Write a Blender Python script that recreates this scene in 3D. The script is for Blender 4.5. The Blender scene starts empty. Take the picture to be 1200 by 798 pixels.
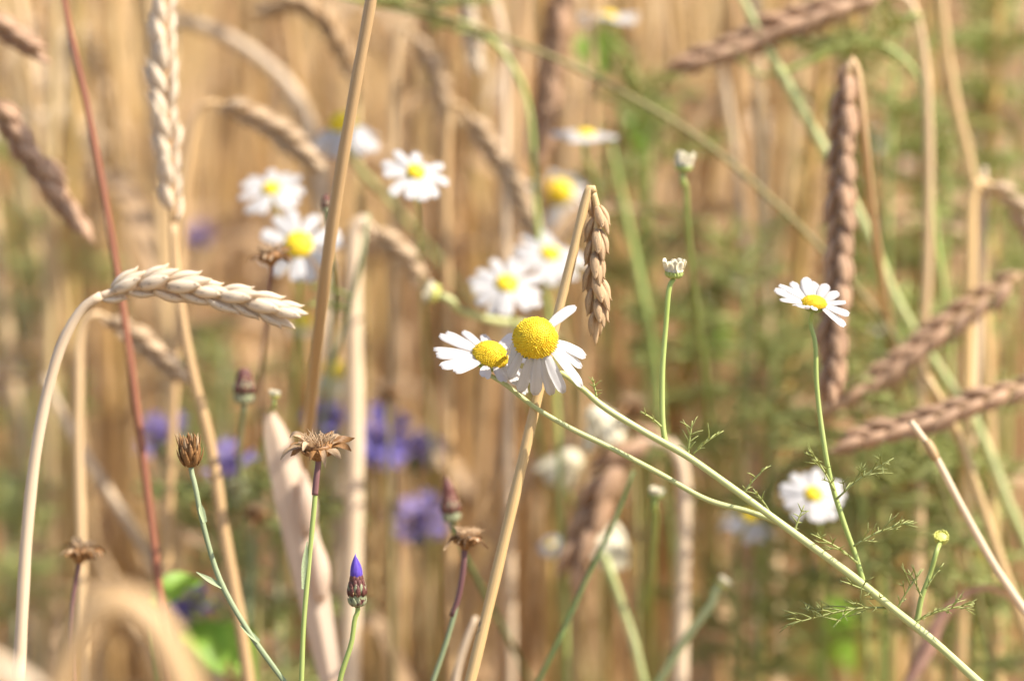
import bpy, math, random
import numpy as np
from mathutils import Vector, Matrix, Quaternion

S = bpy.context.scene
COL = S.collection
rnd = random.Random(7)
R = math.radians
V = Vector

# ------------------------------------------------------------------ camera, sky, sun, exposure
CAM_H, PITCH, LENS, FOCUS = 0.74, 8.0, 85.0, 0.635
cam_d = bpy.data.cameras.new("camera")
cam_d.lens, cam_d.sensor_width = LENS, 36.0
cam_d.clip_start, cam_d.clip_end = 0.02, 2000.0
cam_d.dof.use_dof = True
cam_d.dof.focus_distance = FOCUS
cam_d.dof.aperture_fstop = 5.2
cam = bpy.data.objects.new("camera", cam_d)
COL.objects.link(cam)
cam.location = (0, 0, CAM_H)
cam.rotation_euler = (R(90 - PITCH), 0, 0)
S.camera = cam

SUN_EL, SUN_AZ = 50.0, 104.0            # azimuth clockwise from +Y (the view direction)
w = bpy.data.worlds.new("World")
S.world = w
w.use_nodes = True
nt = w.node_tree
sky = nt.nodes.new("ShaderNodeTexSky")
sky.sky_type = 'NISHITA'
sky.sun_disc = False
sky.sun_elevation = R(SUN_EL)
sky.sun_rotation = R(SUN_AZ)
sky.air_density, sky.dust_density = 1.0, 1.6
bg = nt.nodes["Background"]
bg.inputs[1].default_value = 0.135
nt.links.new(sky.outputs[0], bg.inputs[0])
sun_d = bpy.data.lights.new("sun", 'SUN')
sun_d.energy, sun_d.angle, sun_d.color = 5.0, R(0.53), (1.0, 0.93, 0.82)
sun = bpy.data.objects.new("sun", sun_d)
COL.objects.link(sun)
sdir = V((math.cos(R(SUN_EL)) * math.sin(R(SUN_AZ)), math.cos(R(SUN_EL)) * math.cos(R(SUN_AZ)), math.sin(R(SUN_EL))))
sun.rotation_euler = sdir.to_track_quat('Z', 'Y').to_euler()
sun.location = sdir * 5
S.view_settings.view_transform = 'Standard'
S.view_settings.look = 'None'
S.view_settings.exposure = 0.9
S.view_settings.gamma = 1.0
S.render.engine = 'CYCLES'
S.cycles.max_bounces = 8
S.cycles.diffuse_bounces = 5
S.cycles.transmission_bounces = 4
S.cycles.use_denoising = True
S.cycles.sample_clamp_indirect = 6.0

# ------------------------------------------------------------------ pixel (of the photograph) + distance -> point
FPX = LENS / 36.0 * 1200.0
CR = V((1, 0, 0))
CF = V((0, math.cos(R(PITCH)), -math.sin(R(PITCH))))
CU = V((0, math.sin(R(PITCH)), math.cos(R(PITCH))))
C0 = V((0, 0, CAM_H))
def at(px, py, d):
    return C0 + CF * d + CR * ((px - 600) / FPX * d) + CU * ((399 - py) / FPX * d)
def ax(r, u, c):                        # direction from (right, up, towards the camera)
    return (CR * r + CU * u - CF * c).normalized()

# ------------------------------------------------------------------ materials
MATS = {}
def N(t, kind, **kw):
    n = t.nodes.new(kind)
    for k, v in kw.items():
        setattr(n, k, v)
    return n
def mat(name, c1, c2, streak=(26, 60), rough=0.6, trans=0.0, tcol=None, vary=0.12, bump=0.15, spec=0.3, use_tint=None, spots=None, sheen=0.0):
    """two albedos mixed by fibre-like noise on the UVs; optional translucency (thin petals, husks, leaves)"""
    if name in MATS:
        return MATS[name]
    m = bpy.data.materials.new(name)
    m.use_nodes = True
    t = m.node_tree
    L = t.links.new
    p = t.nodes["Principled BSDF"]
    out = t.nodes["Material Output"]
    uv = N(t, "ShaderNodeUVMap")
    mp = N(t, "ShaderNodeMapping")
    mp.inputs["Scale"].default_value = (streak[0], streak[1], 1)
    L(uv.outputs[0], mp.inputs[0])
    oi = N(t, "ShaderNodeObjectInfo")
    off = N(t, "ShaderNodeCombineXYZ")
    mul = N(t, "ShaderNodeMath", operation='MULTIPLY'); mul.inputs[1].default_value = 37.0
    L(oi.outputs["Random"], mul.inputs[0]); L(mul.outputs[0], off.inputs[2]); L(off.outputs[0], mp.inputs["Location"])
    ns = N(t, "ShaderNodeTexNoise")
    ns.inputs["Scale"].default_value = 1.0; ns.inputs["Detail"].default_value = 3.0
    L(mp.outputs[0], ns.inputs[0])
    cr = N(t, "ShaderNodeMapRange"); cr.inputs[1].default_value = 0.32; cr.inputs[2].default_value = 0.68
    L(ns.outputs[0], cr.inputs[0])
    mx = N(t, "ShaderNodeMix", data_type='RGBA')
    mx.inputs[6].default_value = (*c1, 1); mx.inputs[7].default_value = (*c2, 1)
    L(cr.outputs[0], mx.inputs[0])
    col = mx.outputs[2]
    if use_tint:
        at_ = N(t, "ShaderNodeAttribute", attribute_name="tint")
        rp = N(t, "ShaderNodeValToRGB")
        el = rp.color_ramp.elements
        while len(el) > 1: el.remove(el[-1])
        for i, (pos, c) in enumerate(use_tint):
            e = el[0] if i == 0 else el.new(pos)
            e.position = pos; e.color = (*c, 1)
        ad = N(t, "ShaderNodeMath", operation='ADD'); fr = N(t, "ShaderNodeMath", operation='FRACT')
        L(at_.outputs["Fac"], ad.inputs[0]); L(oi.outputs["Random"], ad.inputs[1]); L(ad.outputs[0], fr.inputs[0])
        L(fr.outputs[0], rp.inputs[0])
        m2 = N(t, "ShaderNodeMix", data_type='RGBA', blend_type='MULTIPLY'); m2.inputs[0].default_value = 1.0
        L(rp.outputs[0], m2.inputs[6]); L(col, m2.inputs[7])
        col = m2.outputs[2]
    if spots:
        n2 = N(t, "ShaderNodeTexNoise"); n2.inputs["Scale"].default_value = spots[1]; n2.inputs["Detail"].default_value = 2.0
        tc = N(t, "ShaderNodeTexCoord"); L(tc.outputs["Object"], n2.inputs[0])
        c3 = N(t, "ShaderNodeMapRange"); c3.inputs[1].default_value = spots[2]; c3.inputs[2].default_value = spots[2] + 0.08
        L(n2.outputs[0], c3.inputs[0])
        m3 = N(t, "ShaderNodeMix", data_type='RGBA'); m3.inputs[7].default_value = (*spots[0], 1)
        L(c3.outputs[0], m3.inputs[0]); L(col, m3.inputs[6]); col = m3.outputs[2]
    if vary:
        hv = N(t, "ShaderNodeHueSaturation")
        mr = N(t, "ShaderNodeMapRange"); mr.inputs[3].default_value = 1 - vary; mr.inputs[4].default_value = 1 + vary
        L(oi.outputs["Random"], mr.inputs[0]); L(mr.outputs[0], hv.inputs["Value"]); L(col, hv.inputs["Color"])
        col = hv.outputs[0]
    L(col, p.inputs["Base Color"])
    p.inputs["Roughness"].default_value = rough
    p.inputs["Specular IOR Level"].default_value = spec
    if bump:
        b = N(t, "ShaderNodeBump"); b.inputs["Strength"].default_value = bump; b.inputs["Distance"].default_value = 0.0004
        L(ns.outputs[0], b.inputs["Height"]); L(b.outputs[0], p.inputs["Normal"])
    if trans:
        tr = N(t, "ShaderNodeBsdfTranslucent")
        if tcol: tr.inputs[0].default_value = (*tcol, 1)
        else: L(col, tr.inputs[0])
        ms = N(t, "ShaderNodeMixShader"); ms.inputs[0].default_value = trans
        L(p.outputs[0], ms.inputs[1]); L(tr.outputs[0], ms.inputs[2]); L(ms.outputs[0], out.inputs[0])
    MATS[name] = m
    return m

STRAW = mat("straw", (0.62, 0.41, 0.20), (0.74, 0.53, 0.31), trans=0.10, rough=0.45, spec=0.4, streak=(34, 14), bump=0.4, spots=((0.26, 0.15, 0.08), 190, 0.71))
STRAW_PALE = mat("straw_pale", (0.66, 0.49, 0.32), (0.80, 0.63, 0.44), trans=0.18, rough=0.5, spots=((0.30, 0.2, 0.12), 160, 0.70))
STRAW_GOLD = mat("straw_golden", (0.62, 0.40, 0.16), (0.78, 0.55, 0.27), trans=0.12, rough=0.4, spec=0.45, streak=(34, 14), bump=0.4, spots=((0.26, 0.15, 0.08), 190, 0.71))
STRAW_TAN = mat("straw_tan", (0.50, 0.31, 0.14), (0.64, 0.43, 0.22), trans=0.12, rough=0.45, spec=0.4, streak=(34, 14), bump=0.4, spots=((0.26, 0.15, 0.08), 190, 0.71))
STRAW_RED = mat("straw_red", (0.25, 0.085, 0.045), (0.37, 0.15, 0.08), trans=0.08, rough=0.45, spec=0.4)
STRAW_FIELD = mat("straw_field", (0.88, 0.88, 0.88), (1, 1, 1), trans=0.17, rough=0.5, vary=0.2, bump=0,
    use_tint=((0.0, (0.68, 0.43, 0.16)), (0.2, (0.80, 0.56, 0.30)), (0.4, (0.56, 0.30, 0.10)), (0.6, (0.86, 0.64, 0.40)), (0.8, (0.46, 0.33, 0.12)), (1.0, (0.68, 0.43, 0.16))))
EAR_PALE = mat("ear_pale", (0.78, 0.61, 0.42), (0.87, 0.74, 0.56), streak=(26, 1.6), trans=0.25, rough=0.5, bump=0.7, spots=((0.24, 0.15, 0.09), 420, 0.66), vary=0.08)
EAR_TAN = mat("ear_tan", (0.52, 0.33, 0.17), (0.70, 0.49, 0.28), streak=(26, 1.6), trans=0.25, rough=0.5, bump=0.7, spots=((0.24, 0.15, 0.09), 420, 0.66), vary=0.1)
EAR_BROWN = mat("ear_brown", (0.44, 0.25, 0.145), (0.65, 0.43, 0.27), streak=(26, 1.6), trans=0.25, rough=0.5, bump=0.7, spots=((0.24, 0.15, 0.09), 420, 0.66), vary=0.14)
EAR_PINK = mat("ear_pinkish", (0.58, 0.40, 0.23), (0.72, 0.54, 0.35), streak=(26, 1.6), trans=0.25, rough=0.5, bump=0.7, spots=((0.24, 0.15, 0.09), 420, 0.66), vary=0.1)
GREEN = mat("green_stem", (0.30, 0.38, 0.08), (0.46, 0.52, 0.18), trans=0.12, rough=0.45, spec=0.4, streak=(10, 50))
GREEN_PALE = mat("pale_green_stem", (0.46, 0.50, 0.17), (0.62, 0.62, 0.32), trans=0.12, rough=0.45, streak=(10, 50))
GREEN_DARK = mat("dark_green_stem", (0.10, 0.16, 0.05), (0.20, 0.27, 0.10), trans=0.08, rough=0.5, streak=(10, 50))
OLIVE = mat("olive_stem", (0.24, 0.20, 0.07), (0.36, 0.30, 0.12), trans=0.08, rough=0.5)
GREEN_GREY = mat("grey_green_stem", (0.22, 0.27, 0.13), (0.38, 0.43, 0.25), trans=0.08, rough=0.6, streak=(10, 40))
LEAF = mat("feathery_leaf", (0.42, 0.46, 0.14), (0.56, 0.58, 0.25), trans=0.35, rough=0.5, bump=0)
BLADE = mat("broad_leaf", (0.16, 0.30, 0.03), (0.26, 0.42, 0.06), trans=0.45, rough=0.45, streak=(8, 3), tcol=(0.35, 0.6, 0.05))
DRYLEAF = mat("dry_leaf", (0.46, 0.29, 0.15), (0.62, 0.44, 0.27), trans=0.3, rough=0.6, streak=(12, 20))
PETAL = mat("white_petal", (0.66, 0.65, 0.65), (0.76, 0.75, 0.75), streak=(9, 0.6), trans=0.58, tcol=(0.93, 0.89, 0.85), rough=0.5, vary=0.03, bump=0.35)
CREAM = mat("cream_petal", (0.76, 0.68, 0.48), (0.84, 0.78, 0.6), streak=(9, 2), trans=0.3, rough=0.55, vary=0.06)
DISC = mat("yellow_disc", (0.78, 0.50, 0.012), (0.86, 0.66, 0.04), streak=(40, 40), rough=0.6, vary=0.05, trans=0.1, tcol=(0.9, 0.6, 0.02), spots=((0.40, 0.27, 0.02), 1500, 0.60))
DISC_DULL = mat("dull_yellow_disc", (0.58, 0.40, 0.02), (0.74, 0.56, 0.06), streak=(40, 40), rough=0.6, vary=0.08)
BUDY = mat("bud_yellow_green", (0.58, 0.58, 0.10), (0.74, 0.70, 0.25), streak=(20, 6), rough=0.5, trans=0.15)
BLUE = mat("cornflower_blue", (0.22, 0.17, 0.52), (0.36, 0.30, 0.68), streak=(10, 3), trans=0.35, rough=0.5, vary=0.1)
VIOLET = mat("faded_violet", (0.34, 0.25, 0.52), (0.50, 0.41, 0.66), streak=(10, 3), trans=0.35, rough=0.5, vary=0.1)
PLUM = mat("plum_scale", (0.085, 0.028, 0.024), (0.17, 0.06, 0.045), streak=(10, 10), rough=0.45, spots=((0.55, 0.36, 0.18), 900, 0.60), bump=0.3)
BRACT_GREEN = mat("grey_green_scale", (0.20, 0.22, 0.12), (0.34, 0.34, 0.20), streak=(14, 14), rough=0.5, spots=((0.13, 0.05, 0.04), 700, 0.58))
BRACT_DRY = mat("dry_brown_bract", (0.16, 0.07, 0.025), (0.36, 0.19, 0.07), streak=(14, 10), rough=0.5, trans=0.12, vary=0.25)
BRACT_PALE = mat("papery_bract", (0.36, 0.22, 0.11), (0.62, 0.45, 0.28), streak=(12, 4), rough=0.55, trans=0.25, vary=0.2)
STEM_PURPLE = mat("purple_brown_stem", (0.13, 0.055, 0.055), (0.22, 0.11, 0.10), rough=0.5)

# ------------------------------------------------------------------ mesh builder
class MB:
    def __init__(s): s.v, s.f, s.uv, s.t = [], [], [], []
    def add(s, verts, faces, uvs, tint=0.0):
        o = len(s.v)
        s.v += verts; s.uv += uvs
        s.f += [tuple(i + o for i in f) for f in faces]
        s.t += [tint] * len(verts)
        return s
    def mesh(s, name, m, base=V((0, 0, 0))):
        me = bpy.data.meshes.new(name)
        me.from_pydata([tuple(V(p) - base) for p in s.v], [], s.f)
        me.update()
        ul = me.uv_layers.new(name="UVMap")
        idx = np.empty(len(me.loops), dtype=np.int32)
        me.loops.foreach_get("vertex_index", idx)
        ul.data.foreach_set("uv", np.array(s.uv, dtype=np.float32)[idx].ravel())
        a = me.attributes.new("tint", 'FLOAT', 'POINT')
        a.data.foreach_set("value", np.array(s.t, dtype=np.float32))
        me.polygons.foreach_set("use_smooth", np.ones(len(me.polygons), dtype=bool))
        if m: me.materials.append(m)
        return me
    def build(s, name, m, parent=None, base=None):
        if base is None:
            base = root_of(parent).location if parent else V((0, 0, 0))
        o = bpy.data.objects.new(name, s.mesh(name, m, base))
        COL.objects.link(o)
        if parent: o.parent = parent
        return o

def root_of(o):
    while o.parent: o = o.parent
    return o

def thing(name, label, cat, loc, group=None):
    o = bpy.data.objects.new(name, None)
    o.empty_display_size = 0.02
    COL.objects.link(o)
    o.location = loc
    o["label"], o["category"] = label, cat
    if group: o["group"] = group
    return o

def spline(pts, n):
    """Catmull-Rom through points of any dimension, n samples"""
    P = np.array([list(p) for p in pts], dtype=float)
    if len(P) == 2:
        return [P[0] + (P[1] - P[0]) * t for t in np.linspace(0, 1, n)]
    seg = np.sqrt(np.linalg.norm(np.diff(P[:, :3], axis=0), axis=1)) + 1e-9
    T = np.concatenate([[0], np.cumsum(seg)])
    P0 = np.vstack([2 * P[0] - P[1], P, 2 * P[-1] - P[-2]])
    TT = np.concatenate([[-seg[0]], T, [T[-1] + seg[-1]]])
    out = []
    for u in np.linspace(0, T[-1], n):
        i = min(max(np.searchsorted(T, u, side='right') - 1, 0), len(P) - 2)
        t0, t1, t2, t3 = TT[i:i + 4]; a, b, c, d = P0[i:i + 4]
        A1 = (t1 - u) / (t1 - t0) * a + (u - t0) / (t1 - t0) * b
        A2 = (t2 - u) / (t2 - t1) * b + (u - t1) / (t2 - t1) * c
        A3 = (t3 - u) / (t3 - t2) * c + (u - t2) / (t3 - t2) * d
        B1 = (t2 - u) / (t2 - t0) * A1 + (u - t0) / (t2 - t0) * A2
        B2 = (t3 - u) / (t3 - t1) * A2 + (u - t1) / (t3 - t1) * A3
        out.append((t2 - u) / (t2 - t1) * B1 + (u - t1) / (t2 - t1) * B2)
    return out

def tube(mb, pts, rad, sides=8, n=None, tint=0.0, ribs=0.0):
    """tube along a smoothed path; rad: number, or list given at the points"""
    if not hasattr(rad, '__len__'): rad = [rad] * len(pts)
    Q = [list(p) + [r] for p, r in zip(pts, rad)]
    n = n or max(4, len(pts) * 4)
    Q = spline(Q, n)
    P = [V(q[:3]) for q in Q]
    ref = V((0.3, -1, 0.2))
    verts, uvs, faces = [], [], []
    L = 0.0
    for i, p in enumerate(P):
        tg = (P[min(i + 1, n - 1)] - P[max(i - 1, 0)])
        tg = tg.normalized() if tg.length > 1e-9 else V((0, 0, 1))
        ref = (ref - tg * ref.dot(tg))
        ref = ref.normalized() if ref.length > 1e-6 else tg.orthogonal().normalized()
        bi = tg.cross(ref)
        if i: L += (p - P[i - 1]).length
        for k in range(sides):
            a = 2 * math.pi * k / sides
            r = max(Q[i][3], 1e-5) * (1 + (ribs if k % 2 else -ribs) + 0.035 * math.sin(L * 310 + len(pts)) + 0.03 * math.sin(L * 97 + k * 1.7))
            verts.append(p + (ref * math.cos(a) + bi * math.sin(a)) * r)
            uvs.append((abs(2 * k / sides - 1), L))
    for i in range(n - 1):
        for k in range(sides):
            k2 = (k + 1) % sides
            faces.append((i * sides + k, i * sides + k2, (i + 1) * sides + k2, (i + 1) * sides + k))
    faces.append(tuple(range(sides - 1, -1, -1)))
    faces.append(tuple((n - 1) * sides + k for k in range(sides)))
    mb.add(verts, faces, uvs, tint)
    return P

def scale_shape(mb, base, axis, out, L, W, T, bow=0.12, tip=0.15, rings=8, sides=8, tint=0.0, blunt=False):
    """a husk / bract: teardrop with a keel on the outside, bowed outwards, pointed"""
    axis = axis.normalized(); out = (out - axis * out.dot(axis)).normalized(); side = axis.cross(out)
    verts, uvs, faces = [], [], []
    for i in range(rings):
        t = i / (rings - 1)
        pr = (math.sin(math.pi * min(1, (t * 0.93 + 0.07)) ** 0.72)) ** 0.8 if t < 0.999 else 0.0
        if blunt: pr = math.sin(math.pi * (0.12 + 0.88 * t ** 0.95)) ** 0.72 if t < 0.999 else 0.0
        pr = max(pr, 0.02 if t > 0.5 else 0.25)
        c = base + axis * (L * t) + out * (bow * L * math.sin(math.pi * t * 0.9))
        if t > 0.85: c += out * (tip * L * (t - 0.85))
        for k in range(sides):
            a = 2 * math.pi * k / sides
            x, y = math.cos(a), math.sin(a)
            keel = 1.22 if k == 0 else 1.0
            verts.append(c + out * (x * T * pr * keel) + side * (y * W * pr))
            uvs.append((k / sides, t))
    for i in range(rings - 1):
        for k in range(sides):
            k2 = (k + 1) % sides
            faces.append((i * sides + k, i * sides + k2, (i + 1) * sides + k2, (i + 1) * sides + k))
    faces.append(tuple(range(sides - 1, -1, -1)))
    faces.append(tuple((rings - 1) * sides + k for k in range(sides)))
    mb.add(verts, faces, uvs, tint)

def husk(mb, base, axis, out, L, W, T, bow=0.1, tip=0.3):
    scale_shape(mb, base, axis, out, L, W, T, bow, tip, 9, 10, 0.0, True)

def ribbon(mb, pts, widths, nrm, n=None, cup=0.15, cols=5, twist=0.0, tint=0.0):
    """leaf blade with a folded midrib and a little thickness-free cupping"""
    n = n or len(pts) * 5
    Q = spline([list(p) + [w_] for p, w_ in zip(pts, widths)], n)
    P = [V(q[:3]) for q in Q]
    verts, uvs, faces = [], [], []
    for i, p in enumerate(P):
        tg = (P[min(i + 1, n - 1)] - P[max(i - 1, 0)]).normalized()
        nn = (nrm - tg * nrm.dot(tg)).normalized()
        if twist: nn = Quaternion(tg, twist * i / n) @ nn
        sd = tg.cross(nn)
        for k in range(cols):
            s = k / (cols - 1) * 2 - 1
            verts.append(p + sd * (s * max(Q[i][3], 1e-5) * 0.5) + nn * (cup * abs(s) * Q[i][3]))
            uvs.append((k / (cols - 1), i / (n - 1)))
    for i in range(n - 1):
        for k in range(cols - 1):
            faces.append((i * cols + k, i * cols + k + 1, (i + 1) * cols + k + 1, (i + 1) * cols + k))
    mb.add(verts, faces, uvs, tint)

def ground_tail(p, prev):
    """points that carry a stem from p on down to the soil"""
    v = (p - prev)
    v = v.normalized() if v.length > 1e-6 else V((0, 0, -1))
    h = V((v.x, v.y, 0)) * 0.16
    e = V((p.x + h.x, p.y + h.y + 0.01, 0.0))
    m1 = p + v * 0.05 if v.z < 0.3 else p + V((v.x, v.y, -0.6)) * 0.05
    m2 = V((p.x + h.x * 0.8, p.y + h.y * 0.8, p.z * 0.5))
    return [m1, m2, e]

def pix(pts, d=None):
    return [at(*(p if len(p) == 3 else (p[0], p[1], d))) for p in pts]

# ------------------------------------------------------------------ the ground
gm = bpy.data.materials.new("soil")
gm.use_nodes = True
t = gm.node_tree
tc = N(t, "ShaderNodeTexCoord")
n1 = N(t, "ShaderNodeTexNoise"); n1.inputs["Scale"].default_value = 14; n1.inputs["Detail"].default_value = 8
n2 = N(t, "ShaderNodeTexNoise"); n2.inputs["Scale"].default_value = 110; n2.inputs["Detail"].default_value = 5
t.links.new(tc.outputs["Object"], n1.inputs[0]); t.links.new(tc.outputs["Object"], n2.inputs[0])
rp = N(t, "ShaderNodeValToRGB")
rp.color_ramp.elements[0].position = 0.35; rp.color_ramp.elements[0].color = (0.10, 0.065, 0.035, 1)
rp.color_ramp.elements[1].position = 0.68; rp.color_ramp.elements[1].color = (0.30, 0.21, 0.11, 1)
mxg = N(t, "ShaderNodeMath", operation='MULTIPLY_ADD'); mxg.inputs[1].default_value = 0.5
t.links.new(n2.outputs[0], mxg.inputs[0])
mh = N(t, "ShaderNodeMath", operation='MULTIPLY'); mh.inputs[1].default_value = 0.5
t.links.new(n1.outputs[0], mh.inputs[0]); t.links.new(mh.outputs[0], mxg.inputs[2])
t.links.new(mxg.outputs[0], rp.inputs[0]); t.links.new(rp.outputs[0], t.nodes["Principled BSDF"].inputs[0])
t.nodes["Principled BSDF"].inputs["Roughness"].default_value = 0.95
bp = N(t, "ShaderNodeBump"); bp.inputs["Distance"].default_value = 0.02
t.links.new(n1.outputs[0], bp.inputs["Height"]); t.links.new(bp.outputs[0], t.nodes["Principled BSDF"].inputs["Normal"])
g = MB()
gv, gf, gu = [], [], []
xs = [-400, -60, -12, -5] + [-2.5 + 0.1 * i for i in range(51)] + [5, 12, 60, 400]
ys = [-400, -60, -8] + [-1 + 0.1 * i for i in range(81)] + [12, 60, 400]
for j, y in enumerate(ys):
    for i, x in enumerate(xs):
        far = abs(x) > 3 or y > 7.5 or y < -1.5
        gv.append(V((x, y, -0.012 if far else -0.012 + rnd.uniform(-0.010, 0.010)))); gu.append((x, y))
nx = len(xs)
for j in range(len(ys) - 1):
    for i in range(nx - 1):
        gf.append((j * nx + i, j * nx + i + 1, (j + 1) * nx + i + 1, (j + 1) * nx + i))
g.add(gv, gf, gu)
go = g.build("ground", gm)
go["kind"] = "structure"

# ------------------------------------------------------------------ wheat
def spikelet_mesh(name, m, seed, s=1.0):
    """local: grows along +Z, outward side is +X; a plump outer husk between two side husks"""
    q = random.Random(seed)
    mb = MB()
    X, Y, Z = V((1, 0, 0)), V((0, 1, 0)), V((0, 0, 1))
    L = 0.0112 * s
    husk(mb, V((0.0002, 0, 0.0014 * s)), Z + X * 0.02, X, L * q.uniform(0.92, 1.02), 0.0017 * s, 0.0012 * s, 0.06)
    for sg in (-1, 1):
        o = (X * 0.62 + Y * sg * 0.78).normalized()
        b = V((0.0003 * s, sg * 0.0009 * s, 0))
        husk(mb, b, Z + o * q.uniform(0.05, 0.10), o, L * q.uniform(0.84, 0.94), 0.0018 * s, 0.0011 * s, 0.08, 0.75)
    return mb.mesh(name, m)
SPK = {}
def spikelets(m):
    if m.name not in SPK:
        SPK[m.name] = [spikelet_mesh("spikelet", m, i * 7 + 1) for i in range(4)]
    return SPK[m.name]

def ear_frames(pts, face, spacing):
    P = [V(p[:3]) for p in spline(pts, 60)]
    L = [0.0]
    for a, b in zip(P, P[1:]): L.append(L[-1] + (b - a).length)
    n = max(4, int(L[-1] / spacing))
    out = []
    for i in range(n):
        s = L[-1] * (i + 0.2) / n
        k = min(max(np.searchsorted(L, s), 1), len(P) - 1)
        f = (s - L[k - 1]) / max(L[k] - L[k - 1], 1e-9)
        p = P[k - 1].lerp(P[k], f)
        tg = (P[min(k + 1, len(P) - 1)] - P[max(k - 2, 0)]).normalized()
        b = tg.cross(CF).normalized()
        b = Quaternion(tg, face) @ b
        out.append((p, tg, b, i / (n - 1)))
    return P, out

def spikelet_matrix(p, tg, b, u, i, s, q):
    sd = b if i % 2 else -b
    tilt = (0.21 - 0.12 * u) if u < 0.93 else 0.0
    z = (tg + sd * (tilt + q.uniform(-0.08, 0.14)) + tg.cross(sd) * q.uniform(-0.16, 0.16)).normalized()
    x = (sd - z * sd.dot(z)).normalized(); y = z.cross(x)
    k = s * (0.62 + 0.46 * math.sin(math.pi * (0.12 + 0.70 * u)) ** 0.8) * q.uniform(0.84, 1.10)
    M = Matrix(((x.x, y.x, z.x, 0), (x.y, y.y, z.y, 0), (x.z, y.z, z.z, 0), (0, 0, 0, 1)))
    return Matrix.Translation(p + sd * 0.0006 * s) @ M @ Matrix.Diagonal((k, k, k, 1))

def make_ear(parent, base, pts, m, rm, face=0.6, s=1.0, spacing=0.0036, seed=1, split=True):
    s *= 0.84
    q = random.Random(seed)
    P, fr = ear_frames(pts, face, spacing * s)
    mb = MB()
    tube(mb, pts, [0.0012 * s] * (len(pts) - 1) + [0.0006 * s], 6, 24)
    if split:
        ear = mb.build("ear", rm, parent, base)
        for i, (p, tg, b, u) in enumerate(fr):
            o = bpy.data.objects.new("spikelet", q.choice(spikelets(m)))
            COL.objects.link(o)
            o.parent = ear
            o.matrix_basis = Matrix.Translation(-base) @ spikelet_matrix(p, tg, b, u, i, s, q)
        return ear
    for i, (p, tg, b, u) in enumerate(fr):
        merge(mb, spikelets(m)[i % 4], spikelet_matrix(p, tg, b, u, i, s, q))
    return mb.build("ear", m, parent, base)

def merge(mb, me, M, tint=0.0):
    nv = len(me.vertices)
    mb.add([M @ v.co for v in me.vertices], [tuple(p.vertices) for p in me.polygons], [(0.3, 0.5)] * nv, tint)

def wheat(label, stem, d, r, sm, ear=None, em=None, face=0.6, s=1.0, split=True, name="wheat_stalk", cat="wheat stalk", group=None, nodes=(), seed=1, tip=None, leaf=None, top=None):
    """stem: pixels from the top down (carried on to the soil); ear: pixels from its foot to its tip"""
    sp = pix(stem, d)
    tail = ground_tail(sp[-1], sp[-2])
    full = sp + tail
    base = full[-1].copy()
    root = thing(name, label, cat, base, group)
    rads = [r * (0.72 + 0.28 * min(1, i / (len(sp) - 1))) for i in range(len(sp))] + [r * 1.05] * 3
    if tip is not None: rads[0] = tip
    mb = MB()
    tube(mb, full, rads, 10, len(full) * 7)
    st = mb.build("stem", sm, root)
    for f in nodes:                                         # swollen joints
        nb = MB()
        k = pix([f], d)[0] if len(f) == 2 else at(*f)
        i = min(range(len(sp) - 1), key=lambda j: (sp[j] - k).length)
        dr = (sp[i + 1] - sp[i]).normalized()
        tube(nb, [k - dr * 0.003, k - dr * 0.001, k + dr * 0.001, k + dr * 0.003], [r * 0.95, r * 1.3, r * 1.3, r * 0.95], 10, 10)
        nb.build("stem_joint", STRAW_TAN, root)
    if ear:
        make_ear(root, base, pix(ear, d), em, sm, face, s, seed=seed, split=split)
    if leaf:
        lp = pix(leaf[0], d)
        lb = MB()
        ribbon(lb, lp, [leaf[1] * k for k in (0.7, 1, 0.8, 0.1)][:len(lp)] if len(lp) == 4 else [leaf[1]] * (len(lp) - 1) + [0.0004], ax(0.2, 0.5, 1), twist=1.2)
        lb.build("leaf_blade", DRYLEAF, root)
    return root

def up(px, py, d, h=0.12, lean=0.0):                        # a point above the frame, for stems that run out of the top
    a = at(px, py, d)
    b = a + V((lean, 0.0, h))
    return b

def wheat_top(label, stem, d, r, sm, em, lean=0.02, **kw):
    """a stalk that leaves the picture through its top edge: its ear stands above the frame"""
    sp = pix(stem, d)
    dr = (sp[0] - sp[1]).normalized()
    p1 = sp[0] + dr * 0.05
    e = [p1, p1 + dr * 0.03 + V((lean, 0, -0.002)), p1 + dr * 0.05 + V((lean * 2.2, 0, -0.008))]
    full = [p1] + sp + ground_tail(sp[-1], sp[-2])
    base = full[-1].copy()
    root = thing("wheat_stalk", label, "wheat stalk", base, kw.get("group"))
    mb = MB(); tube(mb, full, [r * 0.7] + [r * (0.78 + 0.22 * i / (len(sp) - 1)) for i in range(len(sp))] + [r * 1.05] * 3, 10, len(full) * 7)
    mb.build("stem", sm, root)
    make_ear(root, base, e, em, sm, 0.5, 1.0, split=False, seed=3)
    return root

# --- stalks one can point to
wheat("pale straw stalk arching over, its creamy ear lying level across the red stalk",
      [(119, 346), (98, 360), (72, 404), (47, 500), (32, 620), (22, 790)], 0.612, 0.00165, STRAW_PALE,
      [(115, 348), (150, 337), (200, 336), (245, 344), (290, 354), (330, 366)], EAR_PALE, face=0.85, s=1.06, seed=4)
wheat("upright pale wheat stalk, its long ear running out of the top edge",
      [(203, 262), (206, 320), (222, 420), (246, 520), (262, 620)], 0.735, 0.0018, STRAW_TAN,
      [(203, 262), (197, 170), (192, 80), (193, -5), (198, -60)], EAR_PALE, face=0.75, s=1.12, seed=9)
wheat("thick straight tan stalk passing in front of the left group of daisies",
      [(452, -110, .640), (435, 0, .643), (415, 110, .648), (396, 220, .655), (378, 350, .67), (364, 480, .72), (356, 570, .79), (352, 690, .86), (350, 810, .92)], 0.648, 0.0020, STRAW_TAN, tip=0.0011)
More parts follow.
